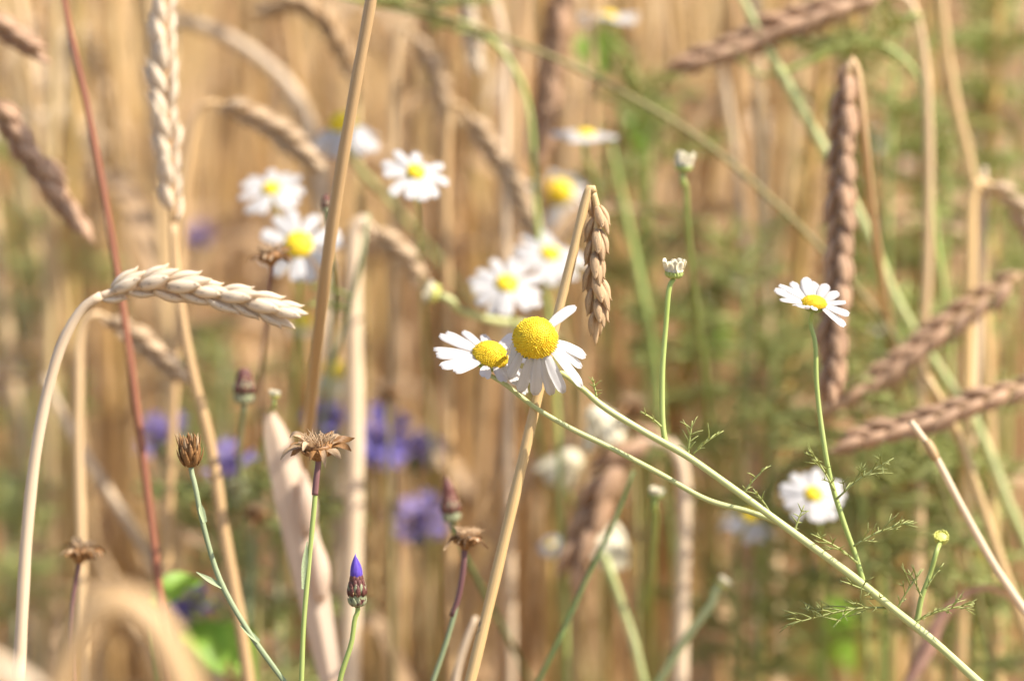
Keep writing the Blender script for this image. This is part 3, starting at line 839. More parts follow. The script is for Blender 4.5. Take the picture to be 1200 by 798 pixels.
# --- other mayweeds, each its own plant
mayweed("white daisy with a ragged notch, alone above the centre left", 487, 202, 0.70, (0.15, 0.62, 0.75), R_=0.0032, H=0.002, pl=0.0085, pw=0.0036, n=11, reflex=0.15, stem=[(488, 235), (492, 300), (500, 420)], seed=21)
mayweed("big white daisy with a wide yellow disc half behind the thick tan stalk", 350, 287, 0.715, (0.05, 0.35, 0.92), R_=0.0048, H=0.0026, pl=0.0098, pw=0.0044, n=11, reflex=0.1, stem=[(352, 330), (348, 400), (340, 520)], seed=22)
mayweed("white daisy seen side-on, upper left of the one with the wide yellow disc", 318, 222, 0.745, (-0.1, 0.75, 0.6), R_=0.0034, H=0.0022, pl=0.0092, pw=0.0042, n=11, reflex=0.05, stem=[(330, 260), (345, 330), (360, 420)], seed=23)
mayweed("soft white daisy with a tall yellow disc right behind the thick tan stalk", 402, 148, 0.775, (-0.1, 0.85, 0.45), R_=0.0050, H=0.0048, pl=0.0105, pw=0.0048, n=12, reflex=0.75, stem=[(415, 190), (460, 240), (530, 325), (580, 385)], sm=GREEN_PALE, r=0.0014, seed=24)
mayweed("white daisy with flat petals, lower left of the two blurred ones near the centre", 594, 333, 0.725, (0.1, 0.70, 0.68), R_=0.0040, H=0.0024, pl=0.0095, pw=0.0042, n=13, reflex=0.12, stem=[(600, 370), (615, 440), (640, 560)], seed=25)
mayweed("blurred white daisy behind the golden snapped stalk, upper right of the two near the centre", 645, 298, 0.76, (0.15, 0.72, 0.62), R_=0.0038, H=0.0024, pl=0.0098, pw=0.0044, n=13, reflex=0.1, stem=[(655, 340), (670, 420), (690, 560)], seed=26)
mayweed("very soft pale daisy with a round yellow disc above the two near the centre", 655, 226, 0.835, (0.05, 0.55, 0.8), R_=0.0056, H=0.005, pl=0.0115, pw=0.005, n=11, reflex=0.55, stem=[(665, 262), (690, 330), (720, 470)], seed=27)
mayweed("soft white daisy seen edge-on beneath the long olive stem at the upper middle", 686, 158, 0.775, (0.02, 0.97, 0.22), R_=0.0036, H=0.002, pl=0.0088, pw=0.0042, n=13, reflex=0.0, stem=[(693, 200), (705, 260), (740, 340), (765, 400)], r=0.0011, seed=28, leaves=3)
mayweed("blurred white daisy seen edge-on at the top edge", 712, 20, 0.82, (0.0, 0.98, 0.18), R_=0.004, H=0.002, pl=0.0086, pw=0.0046, n=13, reflex=0.0, stem=[(730, 60), (745, 140), (750, 260)], r=0.0012, seed=29, leaves=4)
mayweed("white daisy facing the viewer low on the right beneath the thin upright stem", 953, 579, 0.70, (0.0, 0.62, 0.78), R_=0.0030, H=0.0018, pl=0.0078, pw=0.0034, n=14, reflex=0.08, stem=[(960, 615), (965, 680), (970, 800)], seed=30)
mayweed("faded daisy with a yellowed edge half hidden behind the green diagonal stem", 878, 607, 0.78, (0.2, 0.80, 0.3), R_=0.0036, H=0.002, pl=0.0085, pw=0.0036, n=12, reflex=0.5, stem=[(885, 640), (893, 720), (900, 820)], seed=31, leaves=2)
mayweed("blurred daisy turned away so its pale back shows, below the hooked brown ear", 722, 637, 0.765, (0.55, 0.35, 0.75), R_=0.003, H=0.0012, pl=0.0072, pw=0.0046, n=14, reflex=0.5, stem=[(714, 665), (727, 705), (742, 750), (754, 800)], sd=0.75, sm=GREEN_PALE, r=0.0016, seed=32, pm=CREAM, disc=CREAM)
mayweed("small pale blurred flower left of the one turned away at the lower middle", 645, 638, 0.80, (-0.3, 0.6, 0.7), R_=0.0016, H=0.001, pl=0.0036, pw=0.003, n=9, reflex=0.2, stem=[(650, 680), (652, 740), (650, 820)], seed=33)
mayweed("faint grey-white daisy far behind the leaning dark ears at the right", 1040, 398, 0.95, (0.1, 0.5, 0.8), R_=0.0032, H=0.002, pl=0.0085, pw=0.0045, n=11, reflex=0.2, stem=[(1045, 440), (1050, 520)], seed=34)
mayweed("faint pale daisy behind the top of the long hanging ear at the right", 1018, 160, 0.92, (0.1, 0.6, 0.7), R_=0.0032, H=0.002, pl=0.0060, pw=0.0045, n=10, reflex=0.2, stem=[(1020, 220), (1030, 320)], seed=35)
mayweed("withered cream mayweed head hanging beside the wide pale stalk", 392, 436, 0.82, (0.1, 0.75, 0.5), R_=0.0044, H=0.0044, pl=0.0090, pw=0.005, n=10, reflex=1.25, stem=[(395, 480), (397, 560), (397, 680)], seed=36, pm=CREAM, disc=DISC_DULL)
mayweed("withered cream mayweed head below the green diagonal stem left of the hooked ear", 668, 540, 0.79, (0.45, 0.65, 0.4), R_=0.0046, H=0.0042, pl=0.0098, pw=0.005, n=10, reflex=1.2, stem=[(672, 590), (668, 680), (660, 800)], seed=37, pm=CREAM, disc=CREAM)
mayweed("withered cream mayweed head just under the big sharp daisy", 700, 488, 0.76, (-0.4, 0.75, 0.4), R_=0.0044, H=0.004, pl=0.0098, pw=0.005, n=10, reflex=1.15, stem=[(705, 530), (708, 620), (712, 800)], seed=38, pm=CREAM, disc=CREAM)
mayweed("spent yellow mayweed head beyond the tip of the level creamy ear", 353, 378, 0.83, (0.1, 0.9, 0.4), R_=0.0046, H=0.0038, pl=0.0040, pw=0.003, n=8, reflex=1.3, stem=[(350, 420), (345, 520), (340, 640)], seed=39, pm=CREAM, disc=DISC_DULL)

def bud_plant(label, px, py, d, axis, r, stem, sm=GREEN, sr=0.0008, op=0.4, seed=1, sd=None, leaves=0):
    c = at(px, py, d); A = ax(*axis)
    path = [c - A * r * 0.7, c - A * r * 2] + pix(stem, sd or d)
    path += ground_tail(path[-1], path[-2])
    root = thing("mayweed_plant", label, "flower bud", path[-1].copy())
    mb = MB(); tube(mb, path, [sr] * (len(path) - 3) + [sr * 1.4] * 3, 7, len(path) * 6)
    mb.build("stem", sm, root)
    bud(root, c, A, r, seed, op)
    for i in range(leaves):
        p = path[2 + i % (len(path) - 4)]
        lb = MB(); feather(lb, p, V((rnd.uniform(-1, 1), rnd.uniform(-.3, .3), 0.5)), 0.025, seed * 17 + i); lb.build("leaf", LEAF, root)
    return root
bud_plant("half-open pale bud on a green stem at the upper right of centre", 801, 194, 0.715, (0.05, 0.98, 0.15), 0.0028, [(803, 215, .72), (806, 270, .73), (814, 340, .76), (826, 440, .81), (836, 560, .90)], op=0.95, seed=41, sr=0.0009)
bud_plant("round cream bud on a pale stem running right, left of the centre daisies", 506, 343, 0.76, (-0.9, 0.35, 0.1), 0.0034, [(535, 362, .765), (570, 374, .775), (612, 380, .79), (655, 400, .84), (672, 500, .95), (680, 700, 1.05)], sm=GREEN_PALE, sr=0.0012, op=0.25, seed=42)
bud_plant("small bud below the green diagonal stem, right of the hooked brown ear", 769, 578, 0.72, (0.1, 0.95, 0.2), 0.0022, [(769, 600, .73), (766, 660, .77), (760, 780, .88)], op=0.3, seed=43)
bud_plant("pale jointed stem with a knobbly bud leaning to the right at the bottom", 848, 682, 0.755, (0.6, 0.75, 0.1), 0.0022, [(836, 704), (815, 732), (795, 762), (772, 800)], sm=GREEN_PALE, sr=0.0014, op=0.1, seed=44)
bud_plant("tiny pale bud beside the pale foreground ear at the left", 322, 462, 0.70, (0.1, 0.95, 0.2), 0.0016, [(317, 485, .74), (305, 540, .79), (300, 640, .90)], op=0.2, seed=45, sr=0.0006)

# --- leafy green weeds without flowers
def leafy(label, stem, d, r, sm, lv, name="mayweed_plant", cat="weed", ls=(0.02, 0.045), seed=1, fork=True):
    q = random.Random(seed)
    path = pix(stem, d); path += ground_tail(path[-1], path[-2])
    root = thing(name, label, cat, path[-1].copy())
    mb = MB(); tube(mb, path, [r * 0.5] + [r] * (len(path) - 1), 7, len(path) * 7)
    mb.build("stem", sm, root)
    n = len(path) - 3
    for i in range(lv):
        u = q.uniform(0, n - 1); k = min(int(u), n - 2)
        p = path[k].lerp(path[k + 1], u - k)
        a = q.uniform(0, 6.28)
        lb = MB(); feather(lb, p, V((math.cos(a), 0.6 * math.sin(a), q.uniform(0.0, 0.8))), q.uniform(*ls), seed * 97 + i, r=0.0005, fork=fork)
        lb.build("leaf", LEAF, root)
    return root
leafy("long olive-brown stem slanting from the top edge down to the long hanging ear", [(400, -12), (480, 8), (560, 34), (640, 64), (740, 114), (830, 170), (900, 230), (968, 298), (1050, 400), (1100, 560)], 0.79, 0.0009, OLIVE, 0, cat="weed stem")
leafy("thick pale green stem slanting behind the dark ears to the right edge", [(850, -40), (900, 58), (960, 165), (1010, 258), (1055, 360), (1100, 432), (1145, 500), (1180, 586), (1215, 668)], 0.80, 0.0016, GREEN_PALE, 0, cat="weed stem")
leafy("thin dark green stem curving down left from behind the hooked brown ear", [(742, 552), (720, 610), (690, 672), (660, 738), (630, 800)], 0.72, 0.0007, GREEN_DARK, 0, ls=(0.012, 0.02), seed=3)
leafy("feathery green weed filling the gap between the small daisy and the leaning dark ears", [(1062, 330), (1056, 400), (1050, 480), (1046, 560), (1044, 680)], 0.84, 0.0012, GREEN, 20, seed=4)
leafy("feathery green weed behind the small daisy at the right", [(905, 420), (906, 480), (900, 560), (896, 650)], 0.86, 0.0011, GREEN, 15, seed=5)
leafy("feathery green weed spreading below the facing daisy at the lower right", [(945, 625), (950, 680), (958, 740), (965, 800)], 0.86, 0.0011, GREEN, 12, seed=6, ls=(0.025, 0.045))
leafy("feathery green weed at the top right beside the long hanging ear", [(1052, 40), (1046, 110), (1042, 200), (1040, 300)], 0.87, 0.0012, GREEN, 17, seed=7)
leafy("feathery sprig arching along the top edge left of centre", [(380, -8), (430, 2), (500, 18), (560, 34), (612, 100), (630, 260)], 0.80, 0.0009, GREEN, 6, seed=8, ls=(0.015, 0.028))
leafy("feathery sprig crossing at the top right below the brown ear on the upper edge", [(890, 90), (930, 80), (980, 60), (1030, 52), (1075, 90), (1095, 260)], 0.80, 0.0009, GREEN, 6, seed=9, ls=(0.015, 0.03))
leafy("feathery weed low in the middle right of the wide pale stalk", [(860, 690), (868, 740), (872, 800)], 0.88, 0.0011, GREEN, 10, seed=10)
leafy("feathery weed standing behind the half-open bud", [(762, 96), (760, 170), (758, 260), (760, 380)], 0.90, 0.0014, GREEN, 20, seed=11)
leafy("feathery green weed low behind the plum bud", [(300, 560), (296, 640), (290, 720), (288, 800)], 0.83, 0.0011, GREEN_GREY, 18, seed=12)
leafy("feathery green weed near the right edge under the level dark ear", [(1120, 520), (1116, 600), (1112, 700), (1110, 800)], 0.82, 0.0011, GREEN, 17, seed=13)
leafy("feathery green weed in the top right corner", [(1172, 20), (1168, 90), (1160, 180), (1158, 300)], 0.92, 0.0015, GREEN, 16, seed=14)
leafy("pair of slim green stems behind the hanging centre ear", [(716, 170), (735, 260), (752, 340), (765, 400), (780, 560)], 0.85, 0.0014, GREEN, 4, seed=15)
leafy("grey-green leaning weed beside the thick tan stalk, with a thin bare stem", [(432, 250, .76), (424, 300, .76), (410, 360, .77), (390, 430, .79), (378, 500, .82), (370, 620, .9)], 0.76, 0.0008, GREEN_GREY, 2, seed=16, ls=(0.012, 0.02))

leafy("grey-green feathery weed far back at the left edge, above the lilac cornflower", [(22, 190), (26, 280), (30, 400), (34, 560)], 1.0, 0.0014, GREEN_GREY, 18, seed=17)
leafy("grey-green feathery weed low at the left edge beside the arching pale stalk", [(8, 560), (14, 640), (18, 720), (20, 800)], 0.92, 0.0012, GREEN_GREY, 16, seed=18)
leafy("grey-green feathery weed under the level creamy ear, left of the dark soft bud", [(262, 400), (264, 480), (262, 580), (260, 700)], 0.96, 0.0012, GREEN_GREY, 16, seed=19)
leafy("pale green feathery weed in the upper right between the golden stalks", [(1112, 150), (1108, 230), (1104, 330), (1100, 460)], 0.90, 0.0013, GREEN, 18, seed=20)
leafy("pale green feathery weed at the right edge above the kinked stalk's ear", [(1188, 100), (1186, 190), (1184, 300), (1180, 440)], 0.95, 0.0013, GREEN, 18, seed=21)
leafy("soft green weed far behind the stem of the closed right-hand bud", [(838, 300), (836, 380), (834, 470), (832, 600)], 0.98, 0.0013, GREEN, 14, seed=22)
leafy("soft green weed at the bottom between the splayed head and the plum bud", [(322, 640), (326, 700), (330, 760), (334, 830)], 0.86, 0.0011, GREEN_GREY, 12, seed=23)

leafy("fine green weed with many thin leaves below the crossing dark ears at the right", [(1010, 470), (1008, 540), (1012, 620), (1015, 720)], 0.80, 0.0009, GREEN, 12, seed=24)
leafy("slim green weed standing between the closed bud and the small daisy", [(878, 300), (874, 370), (870, 450), (866, 560)], 0.86, 0.0009, GREEN, 12, seed=25)
leafy("fine green weed at the bottom right corner beside the slanting pale straws", [(1170, 560), (1166, 640), (1160, 720), (1156, 800)], 0.82, 0.0009, GREEN, 12, seed=26)

def broad(label, pts_list, d, seed, name="bindweed_plant", cat="weed", foot=None):
    """weed with a few broad soft leaves on a short stem; pts_list: (root pixel, tip pixel, width in m)"""
    q = random.Random(seed)
    fx, fy = foot or pts_list[0][0]
    top = at(fx, fy, d)
    path = [top, top + V((0.004, 0.01, -0.06))]; path += ground_tail(path[-1], path[-2])
    root = thing(name, label, cat, path[-1].copy())
    mb = MB(); tube(mb, path, 0.001, 6, 20); mb.build("stem", GREEN, root)
    for a, b, wd in pts_list:
        A_, B_ = at(*a, d), at(*b, d + q.uniform(-0.015, 0.015))
        m_ = A_.lerp(B_, 0.5) + CU * 0.004
        pb = MB(); tube(pb, [top, top.lerp(A_, 0.5) + CU * 0.002, A_], 0.0006, 5, 6)
        ribbon(pb, [A_, A_.lerp(m_, 0.5), m_, m_.lerp(B_, 0.6), B_], [wd * 0.35, wd * 0.95, wd, wd * 0.6, 0.0005], ax(q.uniform(-.3, .3), 0.8, 0.7), n=16, cols=7, cup=0.12)
        pb.build("leaf", BLADE, root)
broad("bright green broad-leaved weed at the bottom left under the hooping stalk", [((215, 740), (262, 790), 0.016), ((240, 770), (200, 810), 0.014), ((255, 735), (300, 800), 0.013)], 0.80, 1)
broad("green leaf pointing right across the foot of the red stalk", [((176, 716), (238, 680), 0.008)], 0.75, 2)
broad("lone bright green leaf behind the half-open bud at the upper middle", [((742, 120), (756, 192), 0.014)], 0.93, 3)
broad("lone bright green leaf near the top right corner", [((1140, 40), (1168, 80), 0.013)], 0.93, 4)
broad("soft green leaf far behind the bud beside the big daisy", [((810, 370), (856, 420), 0.020), ((830, 380), (810, 440), 0.016)], 0.98, 5)
broad("dull green leaf far back at the lower right behind the diagonal stem", [((970, 700), (1000, 790), 0.022), ((990, 720), (950, 800), 0.016)], 1.0, 6)
broad("soft green leaves far behind the white daisy at the top edge", [((690, 40), (708, 92), 0.018)], 0.95, 7)

# ------------------------------------------------------------------ cornflowers
def corn_stem(label, path, r, sm, cat="cornflower", name="cornflower"):
    root = thing(name, label, cat, path[-1].copy())
    mb = MB(); tube(mb, path, [r * 0.9] * (len(path) - 3) + [r * 1.2] * 3, 8, len(path) * 7, ribs=0.06)
    mb.build("stem", sm, root)
    return root

def frame_of(axis):
    Z = axis.normalized(); X = (CR - Z * CR.dot(Z)).normalized(); return X, Z.cross(X), Z

def involucre(mb, c, axis, r, L, m=None, rows=6, per=9, open_=0.0, q=None, length=0.42):
    """egg of overlapping scales round the axis; c is its foot"""
    X, Y, Z = frame_of(axis)
    q = q or random.Random(1)
    tube(mb, [c, c + Z * L * 0.15, c + Z * L * 0.4, c + Z * L * 0.75, c + Z * L], [r * 0.35, r * 0.85, r * 0.97, r * 0.8, r * 0.5], 14, 14)
    for j in range(rows):
        u = j / rows
        rr = r * (0.55 + 0.5 * math.sin(math.pi * (0.15 + 0.62 * u)))
        for k in range(per):
            a = 2 * math.pi * (k + 0.5 * (j % 2)) / per
            o = X * math.cos(a) + Y * math.sin(a)
            b = c + o * rr * 0.86 + Z * (L * (0.04 + 0.74 * u))
            lean = 0.35 - 0.75 * u + open_ * u
            scale_shape(mb, b, Z + o * lean, o, L * length * q.uniform(0.85, 1.1), r * 0.36, r * 0.10, 0.10, 0.2, 6, 6)

def corn_bud(label, px, py, d, axis, r, L, stem, sm, sr=0.0008, blue=True, tipm=None):
    c = at(px, py, d); A = ax(*axis)
    path = [c + A * L * 0.05, c - A * 0.0012] + pix(stem, d); path += ground_tail(path[-1], path[-2])
    root = corn_stem(label, path, sr, sm, "cornflower bud")
    m1 = MB(); involucre(m1, c, A, r * 0.97, L, rows=2, per=10, length=0.30)
    hd = m1.build("bud", BRACT_GREEN, root)
    m2 = MB(); q = random.Random(4)
    X, Y, Z = frame_of(A)
    tube(m2, [c + Z * L * 0.38, c + Z * L * 0.6, c + Z * L * 0.85, c + Z * L * 1.08], [r * 0.98, r * 0.92, r * 0.72, r * 0.4], 14, 12)
    for j in range(3):
        for k in range(9):
            a = 2 * math.pi * (k + 0.5 * (j % 2)) / 9
            o = X * math.cos(a) + Y * math.sin(a)
            scale_shape(m2, c + o * r * (0.98 - 0.12 * j) + Z * L * (0.34 + 0.19 * j), Z - o * (0.08 + 0.12 * j), o, L * 0.36 * q.uniform(0.85, 1.1), r * 0.34, r * 0.09, 0.08, 0.3, 6, 6)
    m2.build("dark_scales", PLUM, hd)
    if blue:
        m3 = MB()
        for k in range(9):
            a = 2 * math.pi * k / 9
            o = X * math.cos(a) + Y * math.sin(a)
            scale_shape(m3, c + o * r * 0.44 + Z * L * 0.72, Z - o * 0.17, o, L * q.uniform(0.62, 0.90), r * 0.40, r * 0.24, 0.06, 0.0, 9, 8)
        m3.build("petal_tip", tipm or mat("bud_blue", (0.09, 0.04, 0.36), (0.17, 0.10, 0.52), streak=(12, 3), trans=0.2, rough=0.5), hd)
    return root

def corn_open(label, px, py, d, axis, R_, stem, sm=None, m=None, n=9, seed=1, r=0.0032):
    q = random.Random(seed)
    d += 0.07
    c = at(px, py, d); A = ax(*axis); X, Y, Z = frame_of(A)
    L = 0.011
    foot = c - Z * L
    path = [foot, foot - Z * 0.002] + [at(p[0], p[1], d + 0.02 + 0.06 * i) for i, p in enumerate(stem)]; path += ground_tail(path[-1], path[-2])
    root = corn_stem(label, path, 0.0008, sm or GREEN_GREY)
    mb = MB(); involucre(mb, foot, A, r, L, rows=4, per=8)
    hd = mb.build("flower_head", BRACT_GREEN, root)
    cb = MB()
    for k in range(16):
        a = k * 2.4; rr = 0.9 * r * math.sqrt(k / 16)
        o = X * math.cos(a) + Y * math.sin(a)
        tube(cb, [c + o * rr * 0.5 - Z * 0.002, c + o * rr + Z * 0.003, c + o * rr * 1.5 + Z * 0.007], [0.0005, 0.0006, 0.0003], 5, 6)
    cb.build("centre_florets", VIOLET, hd)
    for k in range(n):                                        # trumpet-shaped outer florets, each with split lobes
        a = 2 * math.pi * (k + q.uniform(-.2, .2)) / n
        o = (X * math.cos(a) + Y * math.sin(a)); el = q.uniform(-0.1, 0.9)
        al = (o + Z * el).normalized(); sdv = al.cross(Z).normalized(); nn = sdv.cross(al)
        b0 = c + o * r * 0.5; R0 = R_; R_ = R0 * q.uniform(0.65, 1.2); th = b0 + al * R_ * 0.45
        fb = MB(); tube(fb, [b0, b0.lerp(th, 0.6), th], [0.0004, 0.0007, 0.0013], 6, 6)
        for j in range(5):
            an = (j - 2) * 0.42
            dl = (al * math.cos(an) + sdv * math.sin(an) + nn * q.uniform(-0.1, 0.35)).normalized()
            ribbon(fb, [th - al * 0.001, th + dl * R_ * 0.25, th + dl * R_ * 0.55], [0.0012, R_ * 0.2, 0.0003], nn, n=7, cols=3)
        R_ = R0
        fb.build("petal", m or BLUE, hd)
    return root

def dried(label, px, py, d, axis, r, L, stem, sm, style, sr=0.0008, seed=1, neck=None, leaves=()):
    """spent head: 'cup' = upright brown bracts, 'splayed' = papery bracts spread flat round a fluffy middle"""
    q = random.Random(seed)
    c = at(px, py, d); A = ax(*axis); X, Y, Z = frame_of(A)
    path = [c, c - A * 0.0012] + pix(stem, d); path += ground_tail(path[-1], path[-2])
    root = corn_stem(label, path, sr, sm, "dried flower")
    mb = MB()
    if style == 'cup':
        involucre(mb, c, A, r * 0.9, L * 0.72, rows=3, per=7, q=q, length=0.8)
        hd = mb.build("seed_head", BRACT_DRY, root)
        for k in range(13):
            a = 2 * math.pi * k / 13 + q.uniform(-.15, .15); o = X * math.cos(a) + Y * math.sin(a)
            b = MB(); scale_shape(b, c + o * r * 0.72 + Z * L * 0.42, Z + o * q.uniform(-0.05, 0.28), o, L * q.uniform(0.42, 0.66), r * 0.24, r * 0.06, 0.06, 0.4, 7, 6)
            b.build("bract", BRACT_DRY if k % 3 else BRACT_PALE, hd)
    else:
        tube(mb, [c - Z * 0.0004, c + Z * L * 0.22, c + Z * L * 0.5, c + Z * L * 0.62], [r * 0.22, r * 0.42, r * 0.58, r * 0.45], 12, 10)
        for k in range(12):
            a = 2 * math.pi * k / 12; o = X * math.cos(a) + Y * math.sin(a)
            scale_shape(mb, c + o * r * 0.3 + Z * L * 0.12, Z * 0.7 + o * 0.8, o - Z * 0.6, L * 0.6, r * 0.16, r * 0.05, 0.12, 0.3, 6, 6)
        hd = mb.build("seed_head", BRACT_DRY, root)
        for k in range(19):
            a = 2 * math.pi * k / 19 + q.uniform(-.3, .3); o = X * math.cos(a) + Y * math.sin(a)
            el = q.uniform(-0.55, 0.55); dr = (o + Z * el).normalized()
            b = MB(); b0 = c + o * r * 0.42 + Z * L * 0.45; ln = r * q.choice((0.45, 0.6, 0.75, 0.9, 1.1)) * q.uniform(0.85, 1.15)
            ribbon(b, [b0, b0 + dr * ln * 0.45 + Z * ln * 0.12, b0 + dr * ln * 0.8, b0 + dr * ln - Z * ln * q.uniform(0.0, 0.4)], [r * 0.16, r * 0.26 * q.uniform(0.7, 1.2), r * 0.20, r * 0.04], Z + o * 0.2, n=9, cols=4, cup=q.uniform(-0.2, 0.25), twist=q.uniform(-2.6, 2.6))
            b.build("bract", BRACT_PALE if k % 2 else BRACT_DRY, hd)
        fl = MB()
        for k in range(60):
            a = k * 2.4; rr = r * 0.5 * math.sqrt(k / 60); o = X * math.cos(a) + Y * math.sin(a)
            b0 = c + o * rr + Z * L * 0.5
            tube(fl, [b0, b0 + (Z + o * q.uniform(0, 0.6)) * L * 0.22, b0 + (Z + o * q.uniform(0, .9) + X * q.uniform(-.3, .3)) * L * q.uniform(0.3, 0.5)], [0.0002, 0.00016, 0.00007], 4, 4)
        fl.build("fluff", BRACT_PALE, hd)
    if neck:
        nb = MB(); tube(nb, [path[0] - Z * 0.0002, path[1], *pix(neck, d)], [sr * 1.12] * (2 + len(neck)), 8, 16)
        nb.build("stem_neck", STEM_PURPLE, root)
    for i, (a, m_, b) in enumerate(leaves):
        lb = MB(); ribbon(lb, pix([a, m_, b], d - 0.0005), [0.0012, 0.0016, 0.0002], ax(0.2, 0.6, 0.8), n=12, cols=5, cup=0.2)
        lb.build("leaf", GREEN_GREY, root)
    return root

D0 = 0.632
dried("dried brown cup-shaped seed head, sharp, on a green stem at the left", 224, 547, D0, (-0.05, 0.98, 0.15), 0.0026, 0.0090, [(228, 566), (237, 610), (258, 680), (293, 742), (338, 805)], GREEN_GREY, 'cup', sr=0.00085, seed=2,
      leaves=[((260, 688), (246, 680), (230, 670)), ((303, 752), (292, 742), (281, 732)), ((240, 612), (236, 598), (234, 588))])
dried("dried papery seed head with splayed bracts, sharp, in front of the thick tan stalk", 373, 537, D0 - .002, (0.0, 0.97, 0.22), 0.0070, 0.0070, [(371, 560), (368, 595), (362, 660), (356, 730), (353, 805)], GREEN, 'splayed', sr=0.00078, seed=3, neck=[(371, 560), (369, 580)],
      leaves=[((356, 690), (357, 660), (360, 634)), ])
dried("dark dried seed head with splayed bracts left of the golden snapped stalk", 545, 642, 0.672, (0.1, 0.96, 0.1), 0.0053, 0.0060, [(543, 665), (536, 705), (522, 755), (503, 810)], GREEN_GREY, 'splayed', sr=0.0008, seed=4, neck=[(543, 665), (537, 700), (530, 722)])
dried("blurred dried seed head tilted right on a purplish stem at the lower left", 93, 658, 0.69, (0.15, 0.95, 0.1), 0.0052, 0.0068, [(90, 675), (86, 700), (84, 760), (88, 830)], STEM_PURPLE, 'splayed', sr=0.0008, seed=5)
dried("dark dried seed head in front of the big white daisy behind the thick tan stalk", 318, 310, 0.695, (-0.1, 0.96, 0.15), 0.0050, 0.0060, [(316, 330, .70), (312, 380, .73), (304, 460, .80), (298, 600, .95)], STEM_PURPLE, 'splayed', sr=0.0007, seed=6)
dried("pale crumpled dried head behind the green diagonal stem below the big daisy", 738, 486, 0.80, (0.2, 0.9, 0.3), 0.0060, 0.0075, [(742, 520), (746, 600), (748, 760)], OLIVE, 'splayed', sr=0.0009, seed=7)
dried("small brown dried head far back beside the blue cornflower", 452, 468, 0.83, (0.1, 0.9, 0.3), 0.0055, 0.007, [(455, 500), (458, 600), (460, 760)], OLIVE, 'splayed', sr=0.0009, seed=8)
dried("small brown dried head in shade at the lower left behind the tan hooped stalk", 300, 612, 0.79, (0.1, 0.9, 0.3), 0.0050, 0.007, [(300, 650), (302, 720), (304, 800)], OLIVE, 'splayed', sr=0.0009, seed=9)

corn_bud("plum and blue cornflower bud, sharp, standing at the bottom left of centre", 419, 711, D0, (-0.03, 0.98, 0.1), 0.0024, 0.0090, [(416, 724), (412, 752), (400, 790), (392, 830)], GREEN, sr=0.0008)
corn_bud("soft dark cornflower bud above the cup-shaped seed head", 286, 474, 0.72, (0.02, 0.98, 0.1), 0.0030, 0.0100, [(284, 492, .725), (281, 540, .75), (284, 640, .82), (290, 760, .9)], GREEN_GREY, blue=False, sr=0.0009)
corn_bud("blurred plum cornflower bud near the middle of the bottom, above the dark splayed head", 530, 612, 0.715, (-0.12, 0.97, 0.1), 0.0028, 0.0092, [(540, 640, .73), (562, 684, .76), (596, 748, .80), (625, 805, .84)], GREEN_DARK, blue=True, tipm=PLUM, sr=0.0009)
corn_bud("small pale-tipped cornflower bud close to the thick tan stalk near the daisies", 383, 250, 0.70, (-0.05, 0.97, 0.1), 0.0014, 0.0050, [(386, 275, .71), (392, 340, .74), (388, 420, .80), (378, 520, .90)], GREEN_DARK, blue=False, sr=0.0007)

corn_open("violet-blue cornflower with thin ragged petals right of the cup-shaped seed head", 270, 552, 0.725, (-0.2, 0.8, 0.5), 0.010, [(272, 590), (276, 660), (280, 780)], m=VIOLET, seed=1, n=7)
corn_open("strong blue cornflower behind the wide pale stalk, left of the centre", 446, 512, 0.81, (0.1, 0.6, 0.75), 0.0125, [(448, 560), (450, 660), (452, 780)], seed=2, n=12)
corn_open("blue-violet cornflower just right of the strong blue one", 490, 528, 0.86, (0.2, 0.7, 0.6), 0.008, [(490, 570), (488, 680), (486, 790)], seed=3, m=VIOLET)
corn_open("lilac cornflower low at the centre left of the snapped golden stalk", 492, 614, 0.81, (0.05, 0.75, 0.6), 0.0115, [(494, 650), (496, 720), (498, 800)], seed=4, m=VIOLET, n=11)
corn_open("blurred violet cornflower right of the red stalk", 190, 510, 0.79, (0.0, 0.7, 0.6), 0.009, [(194, 550), (200, 640), (204, 780)], seed=5, m=VIOLET, n=11)
corn_open("faint lilac cornflower at the left edge", 16, 452, 0.98, (0.1, 0.7, 0.6), 0.009, [(18, 500), (22, 600), (26, 780)], seed=6, m=VIOLET)
corn_open("blurred violet cornflower low behind the leaf at the red stalk", 226, 708, 0.78, (0.0, 0.8, 0.5), 0.009, [(230, 740), (232, 790), (234, 860)], seed=7)
corn_open("faint blue cornflower far behind the long pale upright ear", 234, 278, 1.12, (0.0, 0.7, 0.6), 0.008, [(236, 320), (238, 420)], seed=8)
corn_open("violet cornflower half hidden behind the thick tan and wide pale stalks", 384, 492, 0.80, (0.0, 0.7, 0.6), 0.008, [(386, 540), (388, 640), (390, 780)], seed=9)

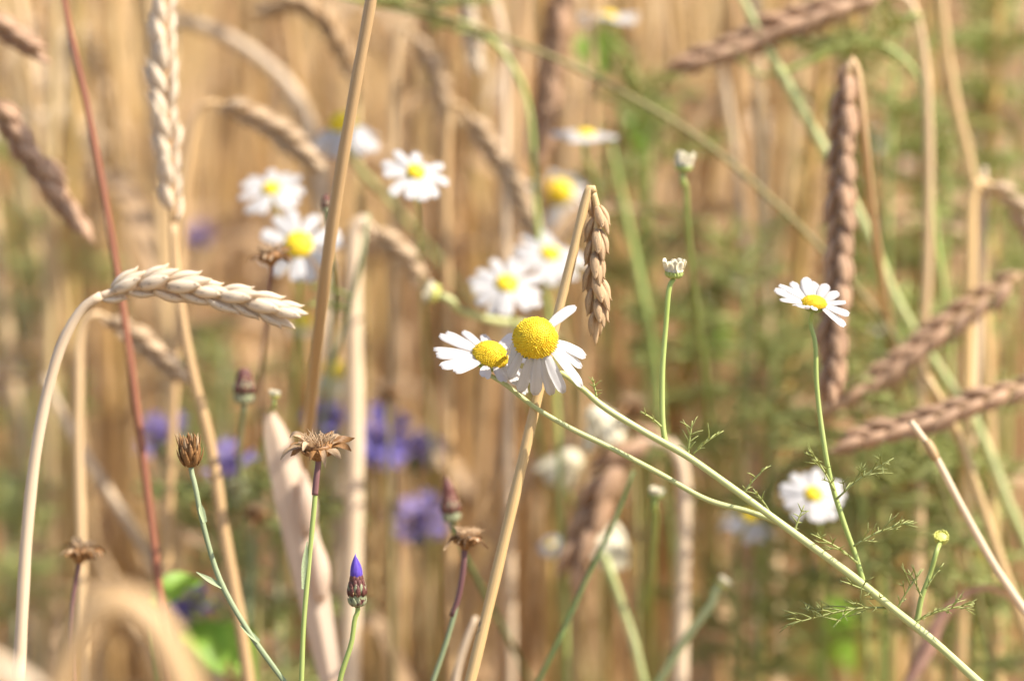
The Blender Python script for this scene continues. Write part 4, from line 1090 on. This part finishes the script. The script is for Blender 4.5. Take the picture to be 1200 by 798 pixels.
# broad dry blade standing behind the splayed dried head
bl_px = [(316, 484, .735), (326, 515, .735), (340, 570, .735), (355, 640, .735), (371, 720, .735), (386, 800, .735)]
bp_ = pix(bl_px); path = [bp_[-1], bp_[-1] - CU * 0.03 + V((0.004, 0, 0))]; path += ground_tail(path[-1], path[-2])
bl = thing("dry_grass", "broad pale pinkish dry blade standing upright behind the splayed dried head", "dry grass", path[-1].copy())
mb = MB(); tube(mb, path, 0.0016, 8, 20); mb.build("stem", STRAW_TAN, bl)
mb = MB(); ribbon(mb, bp_, [0.0035, 0.0082, 0.0105, 0.0108, 0.0092, 0.0066], ax(0.30, 0.25, 1), n=40, cols=9, cup=-0.22, twist=0.5)
BLADE_DRY = mat("pale_dry_blade", (0.58, 0.41, 0.29), (0.76, 0.60, 0.45), trans=0.28, rough=0.6, streak=(16, 2.5), bump=0.6)
mb.build("leaf_blade", BLADE_DRY, bl)
for k in (1, 2):                                          # husks clasping its right side
    p0 = bp_[2 + k].lerp(bp_[1 + k], 0.4) + CR * 0.003
    hb = MB(); scale_shape(hb, p0 - CU * 0.004, CU - CR * 0.12, CR - CF * 0.6, 0.020, 0.0034, 0.0026, 0.06, 0.5, 10, 10, 0.0, True)
    hb.build("husk", BLADE_DRY, bl)

# curled dry leaf at the lower right
root_p = at(1225, 730, 0.75)
path = [root_p, root_p + V((0.004, 0.006, -0.05))]; path += ground_tail(path[-1], path[-2])
dl = thing("dry_grass", "twisted brown dry leaf curling at the bottom right beside the diagonal stem's end", "dry grass", path[-1].copy())
mb = MB(); tube(mb, path, 0.0011, 7, 20); mb.build("stem", STRAW_TAN, dl)
mb = MB(); ribbon(mb, pix([(1225, 730), (1190, 706), (1158, 692), (1130, 702), (1105, 728), (1085, 762), (1060, 800), (1040, 850)], 0.75), [0.003, 0.0035, 0.004, 0.004, 0.0045, 0.005, 0.004, 0.001], ax(0.3, 0.6, 0.8), n=40, cols=5, cup=0.3, twist=5.0)
mb.build("leaf_blade", mat("brown_dry_leaf", (0.30, 0.15, 0.10), (0.46, 0.28, 0.20), trans=0.2, rough=0.6, streak=(12, 20)), dl)
